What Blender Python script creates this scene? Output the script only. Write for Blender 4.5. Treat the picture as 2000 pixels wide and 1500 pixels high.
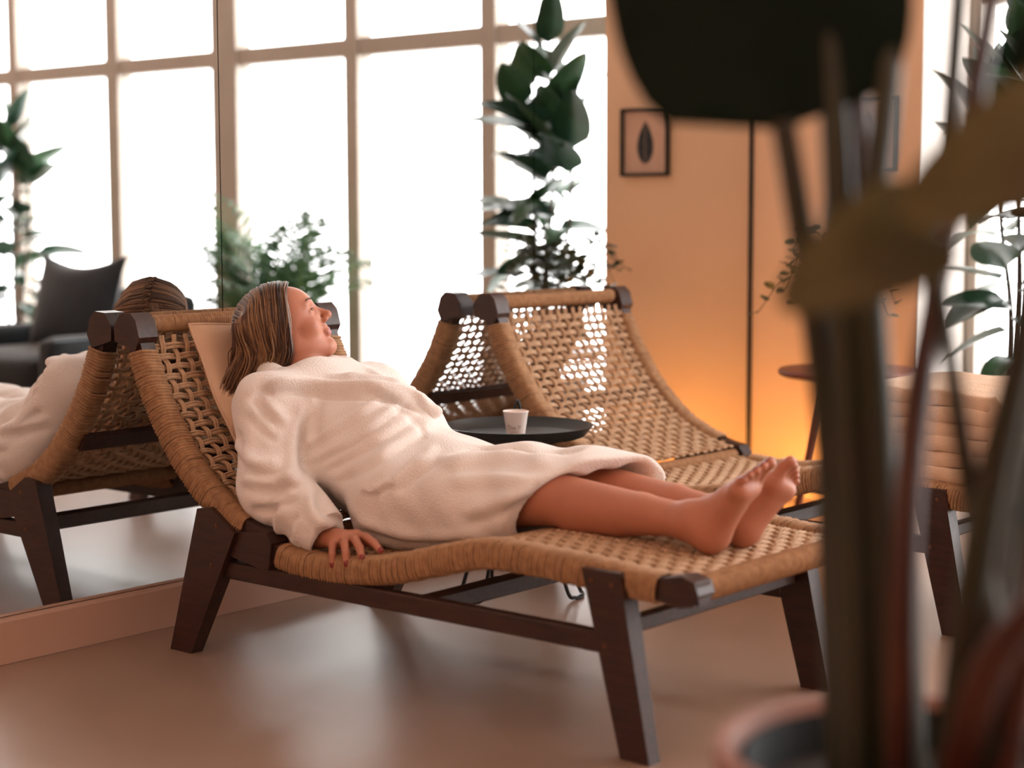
import bpy, math, random
import numpy as np
from mathutils import Vector, Matrix

for _o in list(bpy.data.objects):
    bpy.data.objects.remove(_o)
scene = bpy.context.scene
COL = scene.collection

# ------------------------------------------------------------------ camera
cam_data = bpy.data.cameras.new('camera')
cam = bpy.data.objects.new('camera', cam_data)
COL.objects.link(cam)
scene.camera = cam
cam_data.sensor_width = 36.0
cam_data.lens = 36.0 * 3431.74 / 2000.0
_R = Matrix(((0.764778, -0.061048, 0.641395),
             (0.644289, 0.076321, -0.760964),
             (-0.002496, 0.995213, 0.097701)))
cam.matrix_world = Matrix.Translation((3.3574, 0.0, 1.0)) @ _R.to_4x4()
cam_data.clip_start = 0.05
cam_data.dof.use_dof = True
cam_data.dof.focus_distance = 4.10
cam_data.dof.aperture_fstop = 1.8

# ------------------------------------------------------------------ sky, light, exposure
world = bpy.data.worlds.new('overcast_sky')
scene.world = world
world.use_nodes = True
_bg = world.node_tree.nodes['Background']
_bg.inputs[0].default_value = (1.0, 0.96, 0.95, 1)
_bg.inputs[1].default_value = 7.6
vs = scene.view_settings
vs.view_transform = 'Standard'
vs.look = 'None'
vs.gamma = 1.0
vs.use_curve_mapping = False
vs.exposure = 0.74
WARM_FILL = (1.0, 0.52, 0.32)
FILL_STRENGTH = 15.5
GLOW_ENERGY = 4.4
D, DW = 5.30, 5.695            # end wall, window plane
RX, RY0, RZ = 7.2, -2.6, 2.95  # room extents

_a = bpy.data.lights.new('window_portal', 'AREA')
_a.shape = 'RECTANGLE'
_a.size, _a.size_y = RX - 0.64, 2.6
_a.cycles.is_portal = True
_ao = bpy.data.objects.new('window_portal', _a)
COL.objects.link(_ao)
_ao.location = ((RX + 0.64) / 2, DW + 0.04, 1.4)
_ao.rotation_euler = (math.radians(-90), 0, 0)

# ------------------------------------------------------------------ materials
def lin(h):
    h = h.lstrip('#')
    c = [int(h[i:i + 2], 16) / 255 for i in (0, 2, 4)]
    return tuple(x / 12.92 if x <= 0.04045 else ((x + 0.055) / 1.055) ** 2.4 for x in c) + (1.0,)

def mat(name, col, rough=0.6, var=None, scale=8.0, bump=0.0, bscale=40.0, metal=0.0, spec=0.5,
        stretch=(1, 1, 1), sheen=0.0, sss=0.0, detail=3.0, trans=0.0):
    """principled material, colour varied by noise between col and var, with optional fine bump"""
    m = bpy.data.materials.new(name)
    m.use_nodes = True
    nt = m.node_tree
    b = nt.nodes['Principled BSDF']
    b.inputs['Roughness'].default_value = rough
    b.inputs['Metallic'].default_value = metal
    b.inputs['Specular IOR Level'].default_value = spec
    if sheen:
        b.inputs['Sheen Weight'].default_value = sheen
        b.inputs['Sheen Roughness'].default_value = 0.4
    if sss:
        b.inputs['Subsurface Weight'].default_value = sss
        b.inputs['Subsurface Radius'].default_value = (0.012, 0.005, 0.003)
        b.inputs['Subsurface Scale'].default_value = 0.6
    c1 = lin(col)
    b.inputs['Base Color'].default_value = c1
    if var or bump:
        tc = nt.nodes.new('ShaderNodeTexCoord')
        mp = nt.nodes.new('ShaderNodeMapping')
        mp.inputs['Scale'].default_value = stretch
        nt.links.new(tc.outputs['Object'], mp.inputs[0])
    if var:
        n = nt.nodes.new('ShaderNodeTexNoise')
        n.inputs['Scale'].default_value = scale
        n.inputs['Detail'].default_value = detail
        nt.links.new(mp.outputs[0], n.inputs['Vector'])
        r = nt.nodes.new('ShaderNodeValToRGB')
        r.color_ramp.elements[0].position = 0.32
        r.color_ramp.elements[1].position = 0.68
        r.color_ramp.elements[0].color = c1
        r.color_ramp.elements[1].color = lin(var)
        nt.links.new(n.outputs['Fac'], r.inputs[0])
        nt.links.new(r.outputs[0], b.inputs['Base Color'])
    if bump:
        n2 = nt.nodes.new('ShaderNodeTexNoise')
        n2.inputs['Scale'].default_value = bscale
        n2.inputs['Detail'].default_value = 4
        nt.links.new(mp.outputs[0], n2.inputs['Vector'])
        bp = nt.nodes.new('ShaderNodeBump')
        bp.inputs['Strength'].default_value = bump
        bp.inputs['Distance'].default_value = 0.004
        nt.links.new(n2.outputs['Fac'], bp.inputs['Height'])
        nt.links.new(bp.outputs[0], b.inputs['Normal'])
    if trans:
        tr = nt.nodes.new('ShaderNodeBsdfTranslucent')
        mix = nt.nodes.new('ShaderNodeMixShader')
        mix.inputs[0].default_value = trans
        tr.inputs[0].default_value = tuple(min(1, v * 1.6) for v in c1[:3]) + (1,)
        out = nt.nodes['Material Output']
        nt.links.new(b.outputs[0], mix.inputs[1])
        nt.links.new(tr.outputs[0], mix.inputs[2])
        nt.links.new(mix.outputs[0], out.inputs[0])
    return m

def emit_mat(name, col, strength):
    m = bpy.data.materials.new(name)
    m.use_nodes = True
    nt = m.node_tree
    nt.nodes.remove(nt.nodes['Principled BSDF'])
    e = nt.nodes.new('ShaderNodeEmission')
    e.inputs[0].default_value = tuple(col) + (1,)
    e.inputs[1].default_value = strength
    nt.links.new(e.outputs[0], nt.nodes['Material Output'].inputs[0])
    return m

def glass_mat():
    m = bpy.data.materials.new('window_glass')
    m.use_nodes = True
    nt = m.node_tree
    nt.nodes.remove(nt.nodes['Principled BSDF'])
    t = nt.nodes.new('ShaderNodeBsdfTransparent')
    t.inputs[0].default_value = (0.97, 0.98, 0.98, 1)
    g = nt.nodes.new('ShaderNodeBsdfGlossy')
    g.inputs['Roughness'].default_value = 0.02
    x = nt.nodes.new('ShaderNodeMixShader')
    x.inputs[0].default_value = 0.06
    nt.links.new(t.outputs[0], x.inputs[1])
    nt.links.new(g.outputs[0], x.inputs[2])
    nt.links.new(x.outputs[0], nt.nodes['Material Output'].inputs[0])
    return m

def mirror_mat():
    m = bpy.data.materials.new('mirror_silver')
    m.use_nodes = True
    b = m.node_tree.nodes['Principled BSDF']
    b.inputs['Base Color'].default_value = (0.86, 0.87, 0.87, 1)
    b.inputs['Metallic'].default_value = 1.0
    b.inputs['Roughness'].default_value = 0.0
    return m

M = {
    'floor': mat('floor_resin', '#8d7363', 0.36, '#967c6c', 2.2, 0.02, 30, spec=0.55, detail=6),
    'wall_beige': mat('wall_beige_paint', '#d6c4b6', 0.9, '#dacabd', 3, 0.05, 90),
    'wall_orange': mat('wall_orange_paint', '#e3bd9c', 0.92, '#e6c2a2', 2.5, 0.08, 120),
    'base': mat('baseboard_paint', '#b08a76', 0.6, '#b5907c', 4),
    'reveal': mat('reveal_white_paint', '#cfc6be', 0.85, '#d6cdc5', 3),
    'ceil': mat('ceiling_paint', '#e2d6cc', 0.9, '#e6dbd2', 3),
    'frame': mat('window_frame_paint', '#a59b90', 0.55, '#aca297', 5),
    'glass': glass_mat(),
    'mirror': mirror_mat(),
    'joint': mat('mirror_edge', '#2b2320', 0.5, '#3a302c', 10),
    'wood': mat('dark_stained_wood', '#2a1712', 0.42, '#3d231a', 14, 0.12, 60, stretch=(1, 6, 6)),
    'rope': mat('paper_cord', '#ae8b6c', 0.75, '#c9a888', 45, 0.35, 420),
    'rope2': mat('paper_cord_binding', '#97704f', 0.75, '#b28b66', 60, 0.35, 420),
    'screw': mat('screw_bronze', '#6a4a38', 0.35, '#7a5844', 60, metal=0.8),
    'black': mat('black_metal', '#0c0d0e', 0.38, '#141516', 20, metal=0.3),
    'tray': mat('black_tray', '#101414', 0.42, '#161b1b', 18),
    'cup': mat('white_paper', '#e6d8d2', 0.7, '#ebdfd9', 30),
    'ink': mat('cup_print', '#8d7f78', 0.7, '#93867f', 30),
    'navy': mat('dark_velvet', '#0e161b', 0.85, '#141f26', 9, 0.2, 120, sheen=0.25),
    'cushion': mat('dark_cushion_fabric', '#171f26', 0.85, '#1f2932', 9, 0.2, 120, sheen=0.3),
    'piping': mat('grey_piping', '#5a666e', 0.6, '#66727a', 20),
    'blanket': mat('knit_blanket', '#d6b597', 0.95, '#e0c2a6', 18, 0.5, 260, sheen=0.2),
    'linen': mat('pillow_linen', '#d2ae91', 0.95, '#d9b89c', 14, 0.3, 320, sheen=0.15),
    'rubber': mat('rubber_leaf', '#1c3a2a', 0.34, '#2b4d36', 10, 0.05, 30, trans=0.10),
    'rubber2': mat('rubber_leaf_light', '#35573a', 0.36, '#436745', 10, 0.05, 30, trans=0.18),
    'stem': mat('plant_stem', '#3a2c20', 0.7, '#4a3a2a', 20),
    'palm': mat('palm_leaf', '#2f5531', 0.5, '#47703f', 10, trans=0.25),
    'palmstem': mat('palm_stem', '#5f7a3c', 0.5, '#6f8a48', 10),
    'hoya': mat('trailing_leaf', '#33402a', 0.45, '#4a5636', 25, trans=0.12),
    'soil': mat('potting_soil', '#1d1613', 0.95, '#2b211c', 60, 0.8, 90),
    'pot_white': mat('white_ceramic', '#cfc8c2', 0.35, '#d6d0ca', 8),
    'pot_grey': mat('grey_ceramic', '#4c4845', 0.5, '#57524e', 8),
    'pot_pink': mat('terracotta_glaze', '#93695c', 0.7, '#9d7568', 7, 0.1, 50),
    'pot_black': mat('black_plastic', '#070b0c', 0.7, '#0a0f10', 12, spec=0.2),
    'banana_leaf_shaded': mat('banana_leaf_shaded', '#04100a', 0.6, '#08180e', 7, 0.05, 30, spec=0.12, trans=0.02),  # green taken near black, the leaf's shade is put into the colour
    'banana_brown': mat('banana_leaf_ageing', '#40351a', 0.6, '#5e5626', 7, trans=0.25),
    'petiole': mat('banana_petiole', '#242a11', 0.6, '#2c2515', 9, trans=0.0),
    'petiole_red': mat('banana_petiole_reddish', '#331710', 0.5, '#4c2410', 9),
    'table_wood': mat('reddish_wood', '#6e3520', 0.45, '#85432a', 16, stretch=(1, 5, 5)),
    'pic_frame': mat('black_frame', '#0e0d0d', 0.45, '#151313', 20),
    'pic_paper': mat('print_paper', '#c9a48f', 0.8, '#ccaa95', 20),
    'pic_ink': mat('feather_ink', '#1c2226', 0.8, '#3a3f42', 60),
    'skin': mat('skin', '#b4745a', 0.5, '#bb7b60', 14, 0.06, 260, sss=0.25),
    'lip': mat('lips', '#9c5249', 0.42, '#a35a50', 40),
    'brow': mat('eyebrow_hair', '#4a3126', 0.8, '#5a3c2e', 160),
    'nail': mat('red_nail_polish', '#7c201e', 0.25, '#86262a', 20),
    'eye': mat('eyeball', '#cfc5c0', 0.2, '#d4cac5', 20),
    'iris': mat('iris_dark', '#2a211c', 0.2, '#33281f', 60),
    'robe': mat('terry_robe', '#f3e8e1', 0.95, '#f5ece6', 10, 0.9, 300, sheen=0.35),
    'hair': mat('hair_brown', '#33221a', 0.42, '#604332', 9, stretch=(1, 1, 0.25), detail=6),
    'hair2': mat('hair_highlight', '#96704f', 0.42, '#6e4e38', 12, stretch=(1, 1, 0.25)),
}

# ------------------------------------------------------------------ mesh helpers
def frames_along(P):
    """parallel transport frames for points P (n,3)"""
    T = np.gradient(P, axis=0)
    T /= np.linalg.norm(T, axis=1)[:, None] + 1e-12
    n = len(P)
    N = np.zeros((n, 3))
    a = np.array([0, 0, 1.0]) if abs(T[0, 2]) < 0.9 else np.array([1.0, 0, 0])
    v = a - T[0] * (a @ T[0])
    N[0] = v / np.linalg.norm(v)
    for i in range(1, n):
        v = N[i - 1] - T[i] * (N[i - 1] @ T[i])
        N[i] = v / (np.linalg.norm(v) + 1e-12)
    return T, N, np.cross(T, N)

def smooth_path(pts, n):
    """catmull-rom through pts, n samples"""
    P = np.asarray(pts, float)
    if len(P) == 2:
        t = np.linspace(0, 1, n)[:, None]
        return P[0] * (1 - t) + P[1] * t
    P = np.vstack([2 * P[0] - P[1], P, 2 * P[-1] - P[-2]])
    m = len(P) - 3
    u = np.linspace(0, m - 1e-9, n)
    i = u.astype(int)
    t = (u - i)[:, None]
    p0, p1, p2, p3 = P[i], P[i + 1], P[i + 2], P[i + 3]
    return 0.5 * (2 * p1 + (p2 - p0) * t + (2 * p0 - 5 * p1 + 4 * p2 - p3) * t ** 2 + (3 * p1 - p0 - 3 * p2 + p3) * t ** 3)

class MB:
    """collects geometry that becomes one mesh object"""
    def __init__(s):
        s.v, s.f, s.mi, s.n = [], [], [], 0

    def add(s, V, F, mi=0):
        V = np.asarray(V, float)
        s.v.append(V)
        s.f += [tuple(int(i) + s.n for i in f) for f in F]
        s.mi += [mi] * len(F)
        s.n += len(V)
        return s

    def box(s, c, size, bev=0.0, rot=None, mi=0):
        hx, hy, hz = [d / 2 for d in size]
        b = min(bev, hx * .9, hy * .9, hz * .9)
        if b <= 0:
            V = np.array([(x, y, z) for x in (-hx, hx) for y in (-hy, hy) for z in (-hz, hz)])
            F = [(0, 1, 3, 2), (4, 6, 7, 5), (0, 4, 5, 1), (2, 3, 7, 6), (0, 2, 6, 4), (1, 5, 7, 3)]
        else:
            V, F, ix = [], [], {}
            for sx in (-1, 1):
                for sy in (-1, 1):
                    for sz in (-1, 1):
                        for a in range(3):
                            p = [sx * hx, sy * hy, sz * hz]
                            q = [p[k] - (0 if k == a else (sx, sy, sz)[k] * b) for k in range(3)]
                            ix[sx, sy, sz, a] = len(V)
                            V.append(q)
            for a in range(3):
                o = [k for k in range(3) if k != a]
                for sg in (-1, 1):
                    q = []
                    for s1, s2 in ((-1, -1), (1, -1), (1, 1), (-1, 1)):
                        k = [0, 0, 0]
                        k[a] = sg; k[o[0]] = s1; k[o[1]] = s2
                        q.append(ix[k[0], k[1], k[2], a])
                    F.append(q)
            for a in range(3):
                o = [k for k in range(3) if k != a]
                for s1 in (-1, 1):
                    for s2 in (-1, 1):
                        k0 = [0, 0, 0]; k1 = [0, 0, 0]
                        k0[a], k1[a] = -1, 1
                        k0[o[0]] = k1[o[0]] = s1
                        k0[o[1]] = k1[o[1]] = s2
                        F.append([ix[(*k0, o[0])], ix[(*k1, o[0])], ix[(*k1, o[1])], ix[(*k0, o[1])]])
            for sx in (-1, 1):
                for sy in (-1, 1):
                    for sz in (-1, 1):
                        F.append([ix[sx, sy, sz, a] for a in range(3)])
            V = np.array(V)
        if rot is not None:
            V = V @ np.array(rot.to_3x3() if hasattr(rot, 'to_3x3') else rot).T
        return s.add(V + np.asarray(c, float), F, mi)

    def tube(s, P, r, sides=8, mi=0, caps=True, flat=None):
        P = np.asarray(P, float)
        n = len(P)
        r = np.broadcast_to(np.asarray(r, float), (n,))
        T, N, B = frames_along(P)
        a = np.linspace(0, 2 * np.pi, sides, endpoint=False)
        fl = 1.0 if flat is None else flat
        V = P[:, None, :] + r[:, None, None] * (np.cos(a)[None, :, None] * N[:, None, :] * fl + np.sin(a)[None, :, None] * B[:, None, :])
        F = []
        for i in range(n - 1):
            for k in range(sides):
                k2 = (k + 1) % sides
                F.append((i * sides + k, i * sides + k2, (i + 1) * sides + k2, (i + 1) * sides + k))
        if caps:
            F.append(tuple(range(sides))[::-1])
            F.append(tuple((n - 1) * sides + k for k in range(sides)))
        return s.add(V.reshape(-1, 3), F, mi)

    def ring(s, P, r, sides=6, mi=0):
        """closed tube loop through points P"""
        P = np.asarray(P, float)
        n = len(P)
        T = np.roll(P, -1, 0) - np.roll(P, 1, 0)
        T /= np.linalg.norm(T, axis=1)[:, None]
        c = P.mean(0)
        N = P - c
        N -= T * (N * T).sum(1)[:, None]
        N /= np.linalg.norm(N, axis=1)[:, None]
        B = np.cross(T, N)
        a = np.linspace(0, 2 * np.pi, sides, endpoint=False)
        V = P[:, None, :] + r * (np.cos(a)[None, :, None] * N[:, None, :] + np.sin(a)[None, :, None] * B[:, None, :])
        F = []
        for i in range(n):
            j = (i + 1) % n
            for k in range(sides):
                k2 = (k + 1) % sides
                F.append((i * sides + k, i * sides + k2, j * sides + k2, j * sides + k))
        return s.add(V.reshape(-1, 3), F, mi)

    def lathe(s, prof, seg=40, c=(0, 0, 0), mi=0):
        """prof = [(r, z)] revolved about the vertical through c"""
        prof = np.asarray(prof, float)
        a = np.linspace(0, 2 * np.pi, seg, endpoint=False)
        V = np.stack([prof[:, None, 0] * np.cos(a), prof[:, None, 0] * np.sin(a), np.repeat(prof[:, None, 1], seg, 1)], -1)
        F = []
        for i in range(len(prof) - 1):
            for k in range(seg):
                k2 = (k + 1) % seg
                F.append((i * seg + k, i * seg + k2, (i + 1) * seg + k2, (i + 1) * seg + k))
        if prof[0, 0] > 1e-6:
            F.append(tuple(range(seg))[::-1])
        if prof[-1, 0] > 1e-6:
            F.append(tuple((len(prof) - 1) * seg + k for k in range(seg)))
        return s.add(V.reshape(-1, 3) + np.asarray(c, float), F, mi)

    def prism(s, poly, axis, lo, hi, mi=0):
        """extrude a 2D polygon; axis 'y': poly is (x, z)"""
        n = len(poly)
        V = []
        for t in (lo, hi):
            for a, b in poly:
                V.append((a, t, b) if axis == 'y' else (t, a, b) if axis == 'x' else (a, b, t))
        F = [tuple(range(n)), tuple(range(2 * n - 1, n - 1, -1))]
        for k in range(n):
            k2 = (k + 1) % n
            F.append((k, n + k, n + k2, k2))
        return s.add(V, F, mi)

    def mesh(s, name, mats, smooth=True):
        me = bpy.data.meshes.new(name)
        V = np.vstack(s.v) if s.v else np.zeros((0, 3))
        me.from_pydata(V.tolist(), [], s.f)
        for m in (mats if isinstance(mats, (list, tuple)) else [mats]):
            me.materials.append(m)
        if max(s.mi, default=0) > 0:
            me.polygons.foreach_set('material_index', s.mi)
        bm_fix(me)
        if smooth:
            me.shade_smooth()
            me.set_sharp_from_angle(angle=math.radians(42))
        me.update()
        return me

    def build(s, name, mats, parent=None, loc=None, smooth=True):
        return link(name, s.mesh(name, mats, smooth), parent, loc)

import bmesh
def bm_fix(me):
    bm = bmesh.new()
    bm.from_mesh(me)
    bmesh.ops.recalc_face_normals(bm, faces=bm.faces)
    bm.to_mesh(me)
    bm.free()

def link(name, me, parent=None, loc=None):
    o = bpy.data.objects.new(name, me)
    COL.objects.link(o)
    if parent is not None:
        o.parent = parent
    if loc is not None:
        o.location = loc
    return o

def thing(name, label, cat, loc=(0, 0, 0), rotz=0.0, group=None):
    o = bpy.data.objects.new(name, None)
    COL.objects.link(o)
    o.empty_display_size = 0.1
    o.location = loc
    o.rotation_euler = (0, 0, rotz)
    return tag(o, label, cat, group)

def tag(o, label, cat, group=None):
    o['label'] = label
    o['category'] = cat
    if group:
        o['group'] = group
    return o

def struct(o, label=None):
    o['kind'] = 'structure'
    if label:
        o['label'] = label
    return o

def copy_tree(o, parent=None):
    c = o.copy()
    COL.objects.link(c)
    if parent is not None:
        c.parent = parent
    for ch in [x for x in o.children]:
        copy_tree(ch, c)
    return c

rnd = random.Random(7)

# ------------------------------------------------------------------ room
struct(MB().box((RX / 2, (RY0 + DW) / 2 + 0.1, -0.06), (RX + 0.6, DW - RY0 + 0.8, 0.12)).build('floor', M['floor']),
       'smooth beige-brown resin floor')
struct(MB().box((RX / 2, (RY0 + DW) / 2 + 0.1, RZ + 0.06), (RX + 0.6, DW - RY0 + 0.8, 0.12)).build('ceiling', M['ceil']))
struct(MB().box((-0.14, (RY0 + DW) / 2, RZ / 2), (0.20, DW - RY0 + 0.6, RZ)).build('wall_left', M['wall_beige']))
struct(MB().box((RX + 0.1, (RY0 + DW) / 2, RZ / 2), (0.20, DW - RY0 + 0.6, RZ)).build('wall_right', M['wall_beige']))
struct(MB().box((RX / 2, RY0 - 0.1, RZ / 2), (RX + 0.6, 0.20, RZ)).build('wall_back', M['wall_beige']))
# end wall: orange stub with a white-painted end face, beam above the windows
wf = struct(MB().box((0.301, (D + DW) / 2 + 0.05, RZ / 2), (0.682, DW - D + 0.10, RZ)).build('wall_far', M['wall_orange']),
            'peach-orange painted wall end beside the mirror')
MB().box((0.6435, (D + DW) / 2 + 0.051, RZ / 2), (0.003, DW - D + 0.096, RZ)).build('reveal', M['reveal'], wf)
struct(MB().box(((RX + 0.642) / 2, DW + 0.03, 2.80), (RX - 0.642, 0.16, 0.30)).build('wall_far_lintel', M['wall_orange']))
struct(MB().box((0.008, (RY0 + D) / 2, 0.049), (0.046, D - RY0, 0.098), 0.002).build('baseboard_left', M['base']),
       'low pinkish-beige plinth under the mirrors')

# mirrors: floor-to-ceiling panels on the left wall with dark seams
edges = [-2.0, -0.782, 0.437, 1.655, 2.8735, 4.0917, D - 0.004]
labs = {0: 'sixth mirror panel counting from the orange wall', 1: 'fifth mirror panel counting from the orange wall', 2: 'fourth mirror panel counting from the orange wall',
        3: 'mirror panel behind the head of the nearer lounger, leftmost',
        4: 'middle mirror panel between the two dark vertical seams',
        5: 'mirror panel next to the orange wall corner'}
for i in range(6):
    y0, y1 = edges[i] + 0.0014, edges[i + 1] - 0.0014
    o = MB().box((-0.010, (y0 + y1) / 2, (0.100 + 2.75) / 2), (0.012, y1 - y0, 2.65)).build('mirror_panel', M['mirror'], smooth=False)
    tag(o, labs[i], 'mirror', 'wall mirror panels')
struct(MB().box((-0.028, (edges[0] + D) / 2, 1.425), (0.02, D - edges[0], 2.65)).build('trim_1', M['joint']))
struct(MB().box((-0.002, D - 0.003, 1.425), (0.012, 0.012, 2.65)).build('trim_2', M['joint']),
       'dark seam where mirror meets orange wall')

# window wall
win = struct(thing('window_1', 'wall of tall windows with beige mullions', 'window', (0, DW, 0)))
del win['category']
mull = [(0.662, .04), (1.525, .088), (2.34, .088), (3.205, .185), (4.075, .106), (4.945, .091), (5.80, .09), (6.66, .09), (7.17, .06)]
for x, w in mull:
    MB().box((x, 0, 1.35), (w, 0.10, 2.70), 0.006).build('mullion', M['frame'], win)
for (a, wa), (b, wb) in zip(mull[:-1], mull[1:]):
    x0, x1 = a + wa / 2, b - wb / 2
    for z, h in ((0.05, 0.10), (1.736, 0.082), (2.61, 0.08)):
        MB().box(((x0 + x1) / 2, 0, z), (x1 - x0, 0.08, h), 0.004).build('rail', M['frame'], win)
    for z0, z1 in ((0.10, 1.695), (1.777, 2.57)):
        MB().box(((x0 + x1) / 2, 0.0, (z0 + z1) / 2), (x1 - x0, 0.008, z1 - z0)).build('pane', M['glass'], win, smooth=False)

# ------------------------------------------------------------------ added fill globes and floor lamp
def pendant(x, y, z, r, label):  # unseen globe added to give warm fill from behind the camera
    t = thing('fill_pendant', label, 'lamp', (x, y, RZ), 0, 'added warm fill globes')
    MB().lathe([(0.0, -0.03), (0.05, -0.03), (0.055, 0.0)], 20).build('canopy', M['black'], t)
    MB().tube([(0, 0, -0.02), (0, 0, z - RZ + r)], 0.004, 6).build('cord', M['black'], t)
    a = np.linspace(-np.pi / 2, np.pi / 2, 14)
    MB().lathe([(max(1e-7, r * math.cos(q)), z - RZ + r * math.sin(q)) for q in a], 24).build(
        'globe', emit_mat('warm_fill_globe', WARM_FILL, FILL_STRENGTH), t)
pendant(1.9, -1.1, 2.30, 0.17, 'added unseen warm fill pendant hanging nearer to the mirror wall')
pendant(4.6, 0.6, 2.30, 0.17, 'added unseen warm fill pendant hanging out in the room')
pendant(3.3, -1.9, 2.30, 0.17, 'added unseen warm fill pendant hanging by the back wall')

t = thing('floor_uplight', 'small hooded amber lamp on the floor facing the orange wall', 'lamp', (0.27, 4.98, 0))
MB().lathe([(.001, 0), (0.062, 0), (0.062, 0.012), (0.055, 0.018), (.001, 0.018)], 28).build('base', M['black'], t)
_V, _F = [], []
for k in range(25):
    a = math.radians(170 + 200 * k / 24)
    for r_, z_ in ((.056, .016), (.056, .16), (.053, .16), (.053, .016)):
        _V.append((r_ * math.cos(a), r_ * math.sin(a), z_))
for k in range(24):
    for q in range(4):
        _F.append((4 * k + q, 4 * k + (q + 1) % 4, 4 * k + 4 + (q + 1) % 4, 4 * k + 4 + q))
_F += [(0, 1, 2, 3), (96, 99, 98, 97)]
MB().add(_V, _F).build('hood', M['black'], t)
_l = bpy.data.lights.new('amber_glow', 'POINT')
_l.color = (1.0, 0.46, 0.10)
_l.energy = GLOW_ENERGY
_l.shadow_soft_size = 0.03
_lo = bpy.data.objects.new('bulb', _l)
COL.objects.link(_lo)
_lo.parent = t
_lo.location = (0, 0.01, 0.085)

# ------------------------------------------------------------------ rope loungers
LW = 0.65     # width, local y 0..LW ; local x = distance from the mirror
BACK = smooth_path([(0.050, .728), (0.083, .640), (0.125, .560), (0.20, .458), (0.285, .378), (0.37, .328), (0.46, .296), (0.515, .285)], 160)
SEAT = smooth_path([(0.515, .262), (.60, .248), (.72, .247), (.87, .268), (1.0, .302), (1.124, .333), (1.215, .337), (1.38, .331), (1.48, .325), (1.57, .322), (1.638, .325)], 240)

def arclen(P):
    return np.concatenate([[0], np.cumsum(np.linalg.norm(np.diff(P, axis=0), axis=1))])

def at_len(P, s):
    L = arclen(P)
    s = np.clip(s, 0, L[-1])
    x = np.interp(s, L, P[:, 0]); z = np.interp(s, L, P[:, 1])
    e = 1e-3
    s0, s1 = np.clip(s - e, 0, L[-1]), np.clip(s + e, 0, L[-1])
    tx = np.interp(s1, L, P[:, 0]) - np.interp(s0, L, P[:, 0])
    tz = np.interp(s1, L, P[:, 1]) - np.interp(s0, L, P[:, 1])
    n = np.hypot(tx, tz)
    return x, z, -tz / n, tx / n      # point and upper normal

def wrapped_rail(mb, P, s0, s1, y0, y1, th, cord, step):
    """cord wound round a side rail that follows the profile P, between arclengths s0..s1"""
    n = int((s1 - s0) / step)
    m = 16
    a = np.linspace(0, 2 * np.pi, m, endpoint=False)
    hw, ht = (y1 - y0) / 2 + cord * .6, th / 2 + cord * .6
    ca, sa = np.cos(a), np.sin(a)
    k = (np.abs(ca) ** 4 + np.abs(sa) ** 4) ** (-0.25)
    yy = (y0 + y1) / 2 + hw * ca * k
    off = ht * sa * k
    for i in range(n):
        s = s0 + (i + .5) * step + step * 0.55 * np.sin(a + 0.6) + rnd.uniform(-.12, .12) * step
        x, z, nx, nz = at_len(P, s)
        g = 1 + rnd.uniform(-.05, .07)
        mb.ring(np.stack([x + nx * off * g, yy, z + nz * off * g], 1), cord, 5)

def wrapped_cross(mb, c, y0, y1, th, cord, step):
    n = int((y1 - y0) / step)
    a = np.linspace(0, 2 * np.pi, 10, endpoint=False)
    for i in range(n):
        y = y0 + (i + .5) * step + step * .5 * np.sin(a) + rnd.uniform(-.1, .1) * step
        r = th / 2 + cord * .5
        mb.ring(np.stack([c[0] + r * np.cos(a), y, c[1] + r * np.sin(a)], 1), cord, 5)

def rail_core(P, y0, y1, th, s0, s1):
    L = arclen(P)
    s = np.linspace(s0, s1, 40)
    x, z, nx, nz = at_len(P, s)
    h = th / 2
    up = list(zip(x + nx * h, z + nz * h))
    dn = list(zip(x - nx * h, z - nz * h))[::-1]
    poly = up + dn
    V, F = [], []
    n = len(s)
    for y in (y0, y1):
        V += [(a, y, b) for a, b in up] + [(a, y, b) for a, b in dn[::-1]]
    for i in range(n - 1):
        F += [(i, i + 1, 3 * 0 + n + i + 1, n + i), (2 * n + i, 3 * n + i, 3 * n + i + 1, 2 * n + i + 1),
              (i, 2 * n + i, 2 * n + i + 1, i + 1), (n + i, n + i + 1, 3 * n + i + 1, 3 * n + i)]
    F += [(0, n, 3 * n, 2 * n), (n - 1, 3 * n - 1, 4 * n - 1, 2 * n - 1)]
    return V, F

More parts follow.
